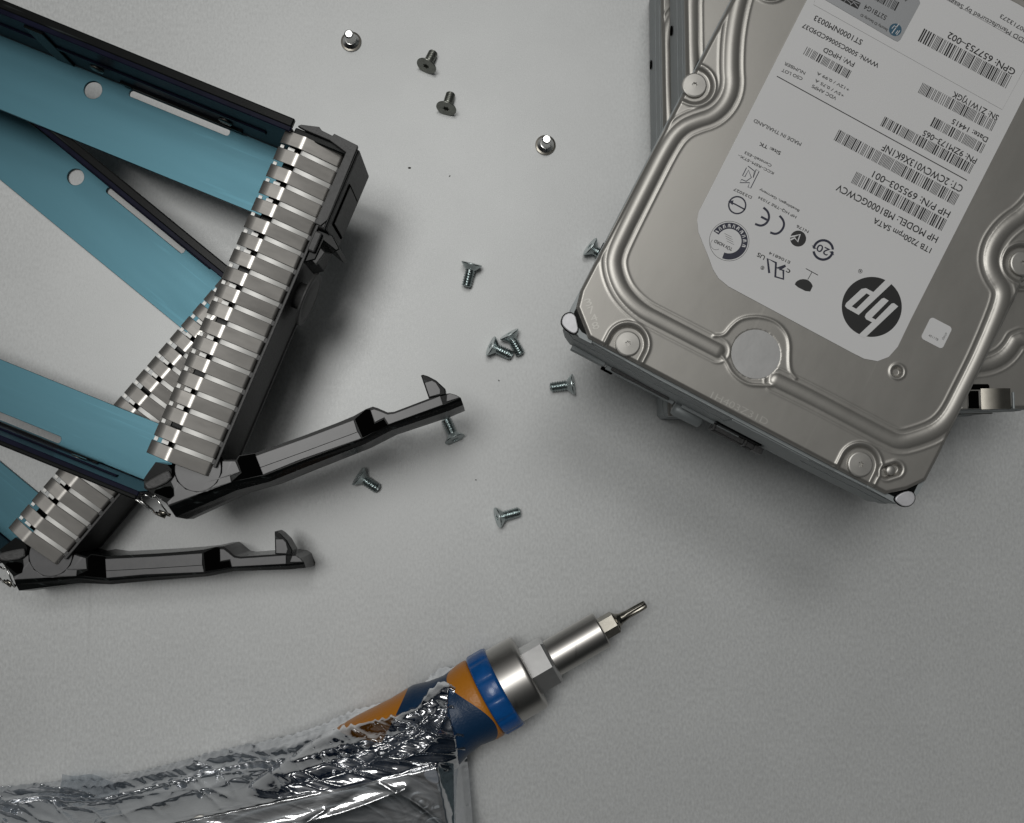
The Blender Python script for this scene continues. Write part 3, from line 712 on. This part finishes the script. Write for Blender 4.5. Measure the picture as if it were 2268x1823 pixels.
    h = MB(); v, f = boxv(79.2, 92.0, -16.35, -15.9, 3.5, 21.5, 0.15); h.add(v, f, 'dark')
    v, f = boxv(79.8, 91.4, -16.5, -16.1, 4.1, 20.9, 0.15); h.add(v, f, 'greyp'); h.build('release_button', root)
    h = MB(); v, f = ext([[(66, -13.0), (76.3, -13.0), (76.3, -17.5), (73.5, -20.8), (72.5, -20.2), (73.8, -15.8), (68, -15.6)]], 5, 22, 0.3); h.add(v, f, 'black')
    v, f = boxv(69.5, 75.5, -14.9, -12.7, 22.0, 23.8, 0.4); h.add(v, f, 'greyp')
    v, f = ext([[(68, -13.6), (72.5, -13.8), (71.0, -17.2), (66.8, -16.2)]], 20, 21.6, 0.2); h.add(v, f, 'greyp'); h.build('latch_block', root)
    # round knob on the face
    k = MB(); T = Matrix.Translation((57.5, -12.8, 13.5)) @ Matrix.Rotation(math.radians(90), 4, 'X')
    v, f = revolve([(3.9, -0.2), (3.9, 3.0), (7.9, 3.2), (8.2, 3.6), (8.1, 4.0), (7.4, 4.15), (7.2, 4.05), (5.9, 4.05), (5.7, 4.15), (0.01, 4.15)], 64, True, False); k.add(v, f, 'greyp', True, T)
    k.build('indicator_disc', root)
    # hinge end
    pc = CF.L(427, 1038, 52); 
    h = MB(); v, f = ext([circ(pc[0], pc[1], 6.45, 64)], 1.0, 20.9, 0.15); h.add(v, f, 'panel')
    v, f = ext([circ(pc[0], pc[1], 7.35, 64), circ(pc[0], pc[1], 6.5, 64)], 20.4, 21.0); h.add(v, f, 'dark')
    h.build('hinge_boss', root)
    # ---- open handle, hinged at the near end
    up = cl(zp, [(300, 790), (235, 905), (190, 960), (190, 1070)]) 
    topo = cl(zp, [(185, 975), (235, 900), (330, 770), (470, 800), (560, 900), (700, 760), (1150, 745), (1310, 742), (1345, 690), (1540, 660), (2156, 440)]) \
        + cl(zq, [(450, 720), (640, 640), (790, 555), (870, 527), (930, 545), (1050, 598), (1130, 590), (1550, 430), (1700, 380), (1810, 365), (1880, 385), (1940, 420)])
    lowt = cl(zq, [(1750, 500), (1060, 742), (740, 915), (0, 1190)]) + cl(zp, [(1660, 930), (1250, 1010), (490, 1310), (445, 1250), (190, 1090)])
    zb_ = 31.0
    # bottom outline: the same inner edge, the outer edge bulging out
    botl = cl(zq, [(1945, 655), (1720, 745), (1640, 780), (1170, 950), (830, 1040)], zb_)
    topP = topo + lowt
    hd = MB()
    TP = topP; cx = np.mean(TP, axis=0)
    nt_ = len(topo)
    dirn = np.array(CF.L(*zq(1750, 500))) - np.array(CF.L(*zp(490, 1310))); dirn /= np.linalg.norm(dirn); outn = np.array([dirn[1], -dirn[0]])
    if outn @ (np.array(CF.L(404, 1155, zb_)) - np.array(CF.L(404, 1110, zb_))) < 0: outn = -outn
    bulge = [2.7, 2.4, 2.2, 2.6, 2.8, 3.6, 4.6, 2.0, 0.4]
    def low_out(s): return topo[:-1] + [tuple(np.array(topo[-1]) + outn * 2.7 * s)] + [tuple(np.array(p) + outn * bb * s) for p, bb in zip(lowt, bulge)]
    rings = [(low_out(0.55), 3.0), (low_out(1.0), 5.0), (low_out(0.95), 12.0), (low_out(0.72), 21.5), (low_out(0.25), 23.6), (low_out(0.0), 24.3)]
    nn_ = len(TP); vs = []; fs = []
    for P, z in rings: vs += [(p[0], p[1], z) for p in P]
    for i in range(len(rings) - 1):
        for kx in range(nn_): fs.append([i * nn_ + kx, i * nn_ + (kx + 1) % nn_, (i + 1) * nn_ + (kx + 1) % nn_, (i + 1) * nn_ + kx])
    fs.append(list(range((len(rings) - 1) * nn_, len(rings) * nn_))[::1]); fs.append(list(range(nn_))[::-1])
    hd.add(vs, fs, 'black')
    H = hd.build('handle', root)
    def plate(name, px, z0=24.2, z1=24.75, m='panel', par=H, bev=0.12):
        q = MB(); v, f = ext([px], z0, z1, bev, 1); q.add(v, f, m); return q.build(name, par)
    pa = cl(zp, [(1550, 695), (2156, 480)]) + cl(zq, [(640, 690), (680, 820), (735, 915), (0, 1170)]) + cl(zp, [(1640, 925)])
    plate('grip_panel', pa)
    q = MB(); stroke(q, cl(zp, [(1600, 840), (2156, 640)]) + cl(zq, [(690, 835)]), 0.16, 24.78, 'dark'); q.build('panel_groove', H)
    pb = cl(zq, [(842, 572), (895, 720), (1010, 662), (1062, 745), (1725, 505), (1690, 400), (1130, 612), (1050, 622), (960, 585), (890, 560)])
    plate('tip_panel', pb)
    plate('grip_recess_shade', cl(zp, [(1320, 752), (1350, 700), (1540, 668), (1640, 925), (1250, 1010), (1375, 900)]), 24.2, 24.42, 'dark', H, 0.05)  # flat black plate painted as the shade of a deep opening
    plate('grip_recess_shade', cl(zq, [(650, 680), (780, 565), (838, 560), (890, 735), (1005, 680), (1050, 752), (745, 905)]), 24.2, 24.42, 'dark', H, 0.05)
    pc_ = cl(zp, [(1145, 760), (1305, 760), (1360, 890), (1120, 965), (1240, 935), (1255, 1015), (485, 1295), (475, 1255), (560, 1180), (555, 1090), (520, 1010), (570, 930), (600, 1010), (700, 1100), (830, 1135), (960, 1120), (1080, 1020), (1140, 900)])
    plate('hinge_panel', pc_)
    pd = cl(zp, [(195, 1055), (215, 1010), (470, 870), (510, 880), (548, 990), (260, 1125)])
    plate('thumb_pad', smooth_poly(pd, 1), 23.9, 25.2, 'greyp', H, 0.4)
    pe = cl(zp, [(270, 1130), (500, 1050), (548, 1100), (555, 1180), (500, 1220), (430, 1190)])
    plate('hinge_recess_shade', smooth_poly(pe, 1), 24.2, 24.45, 'dark', H, 0.05)  # flat black plate standing in for the shade of the hole
    ph_ = cl(zq, [(1765, 470), (1770, 385), (1812, 368), (1880, 388), (1925, 418)]); plate('end_cap', ph_)
    # hook at the tip
    hk = cl(zq, [(1455, 150), (1480, 140), (1540, 158), (1640, 210), (1752, 312), (1758, 385), (1690, 400), (1550, 425)])
    hk2 = cl(zq, [(1500, 240), (1590, 212), (1640, 240), (1690, 320), (1690, 375), (1560, 412)])
    q = MB(); v, f = ext([hk], 16.0, 24.9, 0.3); q.add(v, f, 'black'); HK = q.build('hook', H)
    plate('hook_face', hk2, 24.7, 25.05, 'panel', HK)
    H.location.z = -0.0036
    # spring clip at the hinge
    cu = MB()
    def wire(pts, r, m='nickel'):
        for a, b2 in zip(pts[:-1], pts[1:]):
            a = Vector(a); b2 = Vector(b2); d = b2 - a; T = Matrix.Translation(a) @ d.to_track_quat('Z', 'Y').to_matrix().to_4x4()
            v, f = revolve([(r, 0), (r, d.length)], 10); cu.add(v, f, m, True, T)
    P = lambda x, y, z: (*CF.L(*zp(x, y), 26 + z), z)
    wire([P(400, 1160, 21), P(385, 1200, 21), P(220, 1150, 22), P(175, 1165, 22), P(175, 1200, 22), P(380, 1360, 20)], 0.28)
    wire([P(235, 1185, 21), P(240, 1240, 20), P(370, 1345, 20)], 0.22)
    wire([P(400, 1195, 19), P(560, 1400, 17)], 0.22); wire([P(180, 1090, 21), P(135, 1165, 21), P(130, 1190, 21), P(420, 1400, 17)], 0.3)
    wire([P(440, 1360, 17), P(580, 1410, 16)], 0.5, 'bit'); wire([P(400, 1380, 16), P(520, 1430, 15)], 0.5, 'bit')
    cu.build('spring_clip', root)
    return root

cad = build_caddy()
tag(cad, 'upper drive caddy lying across the other one, its black handle pointing at a screw', 'drive caddy', 'open drive caddies with teal rails')
cad.location = (CF.o[0] * S, CF.o[1] * S, 26.0 * S); cad.rotation_euler.z = CF.ang()
C2 = Frame(W(46, 1199, 26), W(431, 747, 26), 26)
cad2 = copy_tree(cad)
tag(cad2, 'lower drive caddy flat on the table, mostly covered by the other caddy', 'drive caddy', 'open drive caddies with teal rails')
cad2.location = (C2.o[0] * S, C2.o[1] * S, 0.0); cad2.rotation_euler.z = C2.ang()

# ------------------------------------------------------------------ loose screws
def screw_mesh(R, L_, r0, hc, pitch, amp, mt, star=1.0):
    b = MB()
    v, f = star_head(R, 0.35, star, 0.8, 0.0, 0.12)
    b.add(v, f[:-1], mt, False)
    n = 64; seg = 40; rings = [(R, -0.35), (r0 + 0.25, -hc)]
    zs = np.linspace(-hc, -L_ + 0.3, n)
    def tr(z):
        def g(ph):
            t = ((z / pitch + ph / (2 * math.pi)) % 1.0); k = 1 - abs(2 * t - 1)
            fade = min(1, (-hc - z) / 0.6)
            return (r0 + amp * (k - 0.5) * 2 * fade, z)
        return g
    rings += [tr(z) for z in zs[1:]] + [(r0 * 0.75, -L_)]
    if mt == 'nickel':
        rings = [(R - 0.65, -0.75), (r0 + 0.25, -hc)] + rings[2:]
        v, f = revolve([(R, -0.35), (R - 0.1, -0.6), (R - 0.65, -0.75)], seg, False, False); b.add(v, [q[::-1] for q in f], 'bit', False)  # outer ring of the head darkened in colour, for rim and shadow
    v, f = revolve(rings, seg, False, True); b.add(v, [q[::-1] for q in f], mt, False)
    return b
SC = {}
def screw(kind, head, tip, label, stand=False, z=0.0, cat_group='loose screws on the table'):
    R, L_, r0, hc, pitch, amp, mt = {'fine': (3.45, 6.4, 1.5, 1.9, 0.5, 0.10, 'screwd'), 'nick': (3.45, 6.4, 1.5, 1.9, 0.5, 0.06, 'nickel'), 'coarse': (3.45, 7.9, 1.55, 2.1, 0.82, 0.24, 'screw')}[kind]
    if kind in SC:
        o = SC[kind].copy(); COL.objects.link(o)
    else:
        o = screw_mesh(R, L_, r0, hc, pitch, amp, mt).build('screw'); SC[kind] = o
    if stand:
        p = W(*head, 0.0); o.location = (p[0] * S, p[1] * S, 0.02 * S); o.rotation_euler = (math.pi, 0, 0.6)
    else:
        tau = math.atan((R - r0) / L_)
        p = W(*head, R * math.cos(tau)); q = W(*tip, R * math.cos(tau))
        d = Vector((p[0] - q[0], p[1] - q[1], 0)).normalized(); ax = Vector((d.x * math.cos(tau), d.y * math.cos(tau), math.sin(tau)))
        o.rotation_euler = (ax.to_track_quat('Z', 'Y') @ Matrix.Rotation(random.random() * 3, 3, 'Z').to_quaternion()).to_euler()
        o.location = (p[0] * S, p[1] * S, (R * math.cos(tau) + 0.02 + z) * S)
    tag(o, label, 'screw', cat_group); return o
screw('nick', (778, 93), None, 'bright screw standing on its head, topmost of all the loose screws', True)
screw('nick', (1208, 322), None, 'bright screw standing on its head nearest the stacked drives', True)
screw('fine', (944, 147), (959, 112), 'upper of the two short dull screws lying close together, star recess showing')
screw('fine', (988, 241), (999, 200), 'lower of the two short dull screws lying close together, star recess showing')
screw('coarse', (1045, 583), (1033, 632), 'coarse threaded screw lying alone with its head up and tip down')
screw('coarse', (1086, 766), (1126, 783), 'left screw of the touching pair, head on the left')
screw('coarse', (1127, 739), (1152, 780), 'right screw of the touching pair, head at the top')
screw('coarse', (1271, 851), (1222, 857), 'screw lying just below the corner of the labelled drive, tip pointing left')
screw('coarse', (1008, 974), (989, 932), 'screw with its tip tucked under the end of the black handle')
screw('coarse', (793, 1054), (830, 1079), 'screw lying in the shadow below the raised black handle')
screw('coarse', (1101, 1147), (1143, 1136), 'lowest screw, lying alone between the caddy handle and the screwdriver')
screw('coarse', (1306, 545), (1345, 572), 'screw half hidden under the left edge of the labelled drive')

for k, (x, y, r) in enumerate(((907, 372, 0.42), (996, 390, 0.26), (1105, 843, 0.25), (1054, 1063, 0.24))):
    b = MB(); v, f = revolve([(0.01, 0), (r, 0.02), (r * 0.7, r * 0.5), (0.01, r * 0.7)], 9, False, False); b.add(v, f, 'dust')
    o = b.build('grit_speck'); p = W(x, y, 0); o.location = (p[0] * S, p[1] * S, 0.01 * S); o.rotation_euler.z = k; o.scale = (1.3, 0.8, 1)
    tag(o, ['dark grit speck right of the caddy release housing', 'tiny speck right of the larger grit speck', 'tiny speck above the touching pair of screws, towards the drive', 'tiny speck above the lowest screw'][k] if k != 2 else 'tiny speck below the touching pair of screws', 'speck')

# ------------------------------------------------------------------ screwdriver
d0 = W(1430, 1338, 13.6); d1 = W(1082, 1539, 13.6)
ax = Vector((d1[0] - d0[0], d1[1] - d0[1], 0)).normalized()
sd = empty('screwdriver', (d0[0], d0[1], 13.6)); 
tag(sd, 'ratchet screwdriver with blue ring and orange and navy grip, half under the bag', 'screwdriver')
TS = ax.to_track_quat('Z', 'Y').to_matrix().to_4x4()
def lathe_part(name, prof, m, seg=72, smooth=True, c0=True, c1=True, rot=0.0, par=sd):
    if smooth:
        P2 = []
        for k, q in enumerate(prof):
            if k and not callable(q) and not callable(prof[k - 1]):
                r0_, z0_ = prof[k - 1]; L0 = math.hypot(q[0] - r0_, q[1] - z0_)
                if L0 > 0.8:
                    for t_ in (0.07 / L0, 1 - 0.07 / L0): P2.append((r0_ + (q[0] - r0_) * t_, z0_ + (q[1] - z0_) * t_))
            P2.append(q)
        prof = P2
    b = MB(); v, f = revolve(prof, seg, c0, c1); b.add(v, [q[::-1] for q in f], m, smooth, TS @ Matrix.Rotation(rot, 4, 'Z')); return b.build(name, par)
def lobe(r, k, z): return lambda ph: (r * (1 + k * math.cos(6 * ph)), z)
bitp = [lobe(0.95, 0.10, 0), lobe(1.15, 0.12, 0.35), lobe(1.2, 0.12, 2.2), lobe(1.25, 0.10, 4.6), lobe(1.35, 0.03, 6.5), (1.5, 7.6), (1.7, 9.0), (2.2, 10.0), (2.9, 10.7)]
bt = lathe_part('bit', bitp, 'bit', 72)
def hexr(a, z, off=0.0):
    def g(ph):
        t = (ph + off) % (math.pi / 3) - math.pi / 6; return (a / math.cos(t), z)
    return g
lathe_part('hex_shank', [hexr(2.5, 10.6), hexr(3.15, 11.2), hexr(3.15, 17.0)], 'bit', 72, False, rot=0.35, par=bt)
lathe_part('shaft', [(4.9, 15.9), (5.55, 15.95), (5.9, 16.4), (5.9, 35.5)], 'chrome')
lathe_part('hex_nut', [(5.9, 33.9), hexr(6.4, 34.2), hexr(6.9, 35.0), hexr(6.9, 42.0)], 'polish', 96, False, rot=0.42)
lathe_part('collar', [(9, 41.9), (11.6, 42.0), (12.1, 42.5), (12.2, 43.2), (12.2, 51.5)], 'chrome')
def flute(r, z, k=0.18): return lambda ph: (r - k * max(0, math.cos(12 * ph)) ** 6, z)
lathe_part('selector_ring', [(11.8, 50.9), flute(13.0, 51.2), flute(13.35, 52.0, 0.3), flute(13.35, 56.9, 0.3), flute(13.0, 57.5), (11.8, 57.7)], 'bluep', 144, True)
# grip with orange waves
seg = 120; ts = np.linspace(57.7, 150, 150)
rk = np.interp(ts, [57.7, 58.4, 61, 66, 71, 76, 84, 95, 110, 130, 142, 148, 150], [12.2, 12.9, 12.8, 12.0, 12.7, 14.2, 14.0, 14.6, 14.8, 13.8, 12.5, 9.5, 3.0])
gv = []; msk = []
for t, r in zip(ts, rk):
    for k in range(seg):
        ph = 2 * math.pi * k / seg; gv.append((r * math.cos(ph), r * math.sin(ph), t))
        b1 = 61.8 + 3.6 * math.cos(2 * ph + 1.0) - t
        wd = TS @ Vector((math.cos(ph), math.sin(ph), 0)); up_ = Vector((-ax.y, ax.x, 0)); up_ = up_ if up_.y > 0 else -up_
        b2 = 17 * (wd.dot(up_) - 0.42) - abs(t - 90) * 0.8
        msk.append(0.5 + 0.5 * max(-1, min(1, max(b1, b2) * 0.6)))
gf = []
for i in range(len(ts) - 1):
    for k in range(seg):
        a = i * seg + k; b_ = i * seg + (k + 1) % seg; gf.append([a, a + seg, b_ + seg, b_])
gb = MB(); gb.add(gv, gf, 'grip', True, TS); gb.build('grip', sd, msk)

# ------------------------------------------------------------------ bagged drive
BZ = 28.5
bc = W(968, 1697, BZ); bdir = W(968 - 500, 1697 + 108, BZ)        # corner, and a point along the long edge
yl = Vector((bc[0] - bdir[0], bc[1] - bdir[1], 0)).normalized()   # local +y points from the far end to the corner
rz = math.atan2(yl.y, yl.x) - math.pi / 2
org = Vector((bc[0], bc[1], 0)) - yl * HL
bd = empty('hard_drive', (org.x, org.y, BZ - 26.0), rz); drive_parts(bd, False)
tag(bd, 'silver hard drive sealed inside the crinkled see-through bag', 'hard drive', None)

upp = [(-60, 1772), (0, 1768), (60, 1760), (130, 1756), (200, 1752), (260, 1738), (330, 1722), (450, 1690), (560, 1664), (640, 1644), (700, 1622), (760, 1594), (820, 1574), (880, 1556), (930, 1534), (950, 1506), (975, 1492), (1018, 1486)]
def film_obj(name, lay):
    nu, nv = 420, 150
    L_ = np.array(upp, float); sl = np.concatenate([[0], np.cumsum(np.hypot(*np.diff(L_, axis=0).T))]); sl /= sl[-1]
    us = np.linspace(0, 1, nu); ux = np.interp(us, sl, L_[:, 0]); uy = np.interp(us, sl, L_[:, 1])
    cr = math.cos(rz + math.pi / 2); sr = math.sin(rz + math.pi / 2)
    creases = [([(480, 1822), (640, 1790), (760, 1768), (905, 1712)], 1.1, 1.0), ([(684, 1830), (692, 1782), (735, 1758)], 0.9, 0.8), ([(230, 1806), (420, 1752), (560, 1712), (760, 1656), (880, 1604), (965, 1556)], 1.5, 0.9),
               ([(640, 1712), (800, 1676), (880, 1626), (950, 1588)], 1.4, 0.8), ([(990, 1560), (960, 1620), (905, 1650), (850, 1640)], 1.6, 0.9), ([(120, 1800), (330, 1760), (500, 1735)], 1.2, 0.8), ([(850, 1700), (930, 1740), (985, 1790)], 0.8, 0.7), ([(1000, 1500), (940, 1545), (880, 1580)], 1.2, 0.8)]
    creases = [([tuple(W(*p, 14.0)[:2]) for p in smooth_line(c, 2)], a_, w_) for c, a_, w_ in creases]
    vs = []
    ga = np.array([ax.x, ax.y]); g0 = d0[:2]
    for i in range(nu):
        ser = 7.0 * (abs(((us[i] * 58 + noise.noise((us[i] * 15, 1, 0))) % 1) - 0.5) * 2 - 0.5) * (0.6 + 0.8 * noise.noise((us[i] * 22, 5, 0))) + 2.0 * noise.noise((us[i] * 40, 3, 0))
        bx = -60 + us[i] * 1115; by = 1930
        for j in range(nv):
            v_ = (j / (nv - 1)) ** 1.15
            px = ux[i] * (1 - v_) + bx * v_ - 16 * math.sin(min(1, v_ * 4) * math.pi) * us[i] ** 30
            py = (uy[i] + ser * (1 - v_) ** 8) * (1 - v_) + by * v_
            P = W(px, py, 14.0); x, y = P[0], P[1]
            # what holds the film up
            lx = (x - bc[0]) * cr + (y - bc[1]) * sr; ly = -(x - bc[0]) * sr + (y - bc[1]) * cr      # lx along the long edge, ly up the picture
            dx = max(0, lx, -HL - lx); dy = max(0, ly, -HW - ly); dd = math.hypot(dx, dy)
            hd_ = 29.0 * math.exp(-dd / 6.0) if dd > 0 else 29.0
            q = np.array([x, y]) - g0; t = q @ ga; pd_ = q[0] * -ga[1] + q[1] * ga[0]
            r = float(np.interp(t, ts, rk)) if 57.7 < t < 150 else 0
            hg = (14.5 + math.sqrt(max(0, r * r - pd_ * pd_)) if abs(pd_) < r else (14.5 - 1.2 * (abs(pd_) - r))) if r else 0
            h = max(hd_, hg, 0.0)
            edge = min(1, j / 9.0); h = max(h * (0.35 + 0.65 * edge), 1.0)
            if us[i] > 0.985: h = max(1.0, h * 0.9)
            cxy = (x * 0.972 - y * 0.235, x * 0.235 + y * 0.972)     # folds run along the bag
            a1 = noise.hetero_terrain((cxy[0] * 0.018, cxy[1] * 0.16, lay), 0.9, 2.1, 5, 0.3)
            a2 = abs(noise.noise((cxy[0] * 0.06 + 7, cxy[1] * 0.22, lay + 4))) 
            a3 = abs(noise.noise((cxy[0] * 0.35, cxy[1] * 0.40, lay + 9)))
            amp = 1.0 if dd > 0.5 else 0.16
            on = min(1, dd / 3.0)
            a4 = 1 - abs(noise.noise((cxy[0] * 0.045 + 0.5 * cxy[1] * 0.05, cxy[1] * 0.30, lay + 31))) * 2.4      # sharp crests
            h += amp * (0.8 * a1 - 2.2 * a2 * (0.35 + 0.65 * on) - 0.15 * a3 * (0.3 + 0.7 * on) + 1.5 * max(0, a4) ** 3 * (0.3 + 0.7 * on)) + 0.3
            if dd > 0.5: h += 0.9 * max(0, noise.noise((cxy[0] * 0.03, cxy[1] * 0.55, lay + 20))) * min(1, dd / 4) * min(1, h / 2)
            add_c = 0.0
            sm = (1 - v_) * 0 + j / (nv - 1.0) * 150      # seam: a raised weld line along the top edge
            h += 1.5 * math.exp(-((sm - 24 - 3 * math.sin(us[i] * 7)) / 2.0) ** 2) + 0.7 * math.exp(-((sm - 31 - 2 * math.sin(us[i] * 11)) / 1.6) ** 2)
            for c_, a_, w_ in creases:
                xs_ = [p[0] for p in c_]; ys_ = [p[1] for p in c_]
                if min(xs_) - 4 < x < max(xs_) + 4 and min(ys_) - 4 < y < max(ys_) + 4:
                    dm = 1e9
                    for (x0_, y0_), (x1_, y1_) in zip(c_[:-1], c_[1:]):
                        ddx, ddy = x1_ - x0_, y1_ - y0_; tt = ((x - x0_) * ddx + (y - y0_) * ddy) / (ddx * ddx + ddy * ddy); tt = 0 if tt < 0 else (1 if tt > 1 else tt)
                        dm = min(dm, math.hypot(x - x0_ - tt * ddx, y - y0_ - tt * ddy))
                    add_c += a_ * math.exp(-dm / w_)
            if hd_ > 24: h = max(h, hd_ - 0.4 if dd > 0 else 28.75 + 0.25 * max(0, a1))
            vs.append((x, y, max(h + add_c, 0.4)))
    f = [[i * nv + j, i * nv + j + 1, (i + 1) * nv + j + 1, (i + 1) * nv + j] for i in range(nu - 1) for j in range(nv - 1)]
    return vs, f
b = MB(); v, f = film_obj('film', 0.0); b.add(v, f, 'film', True)
bag = b.build('antistatic_bag')
tag(bag, 'crinkled shiny see-through bag wrapped round a drive at the bottom left', 'bag')
# folded tab and the loose flap on the right side
b = MB(); tp = [W(128, 1766, 2), W(137, 1712, 6), W(212, 1714, 8), W(262, 1732, 7), W(262, 1768, 9), W(190, 1776, 9)]
g = []; fq = []
n1, n2 = 24, 14
for i in range(n1):
    for j in range(n2):
        u = i / (n1 - 1); v_ = j / (n2 - 1)
        p = W(130 + 8 * v_ + u * 130, 1772 - 58 * v_ + (u ** 2) * 20 * v_ + 4 * math.sin(u * 9), 5 + 5 * u + 0.12 * math.sin(u * 40)); g.append(tuple(p))
fq = [[i * n2 + j, (i + 1) * n2 + j, (i + 1) * n2 + j + 1, i * n2 + j + 1] for i in range(n1 - 1) for j in range(n2 - 1)]
b.add(g, fq, 'tape', True); b.build('tape_tab', bag)
b = MB(); g = []
n1, n2 = 14, 50
for j in range(n2):
    v_ = j / (n2 - 1); py = 1560 + 340 * v_; x0 = 1003 + 4 * v_ ; x1 = 1006 + (30 + 3 * math.sin(v_ * 9)) * (1 - (1 - v_) ** 2.0)
    for i in range(n1):
        u = i / (n1 - 1); px = x0 + (x1 - x0) * u
        p = W(px, py, 22 * (1 - u) + 1.5 + 1.2 * math.sin(v_ * 17 + u * 3)); g.append(tuple(p))
fq = [[j * n1 + i, j * n1 + i + 1, (j + 1) * n1 + i + 1, (j + 1) * n1 + i] for j in range(n2 - 1) for i in range(n1 - 1)]
b.add(g, fq, 'filmd', True); b.build('side_flap', bag)
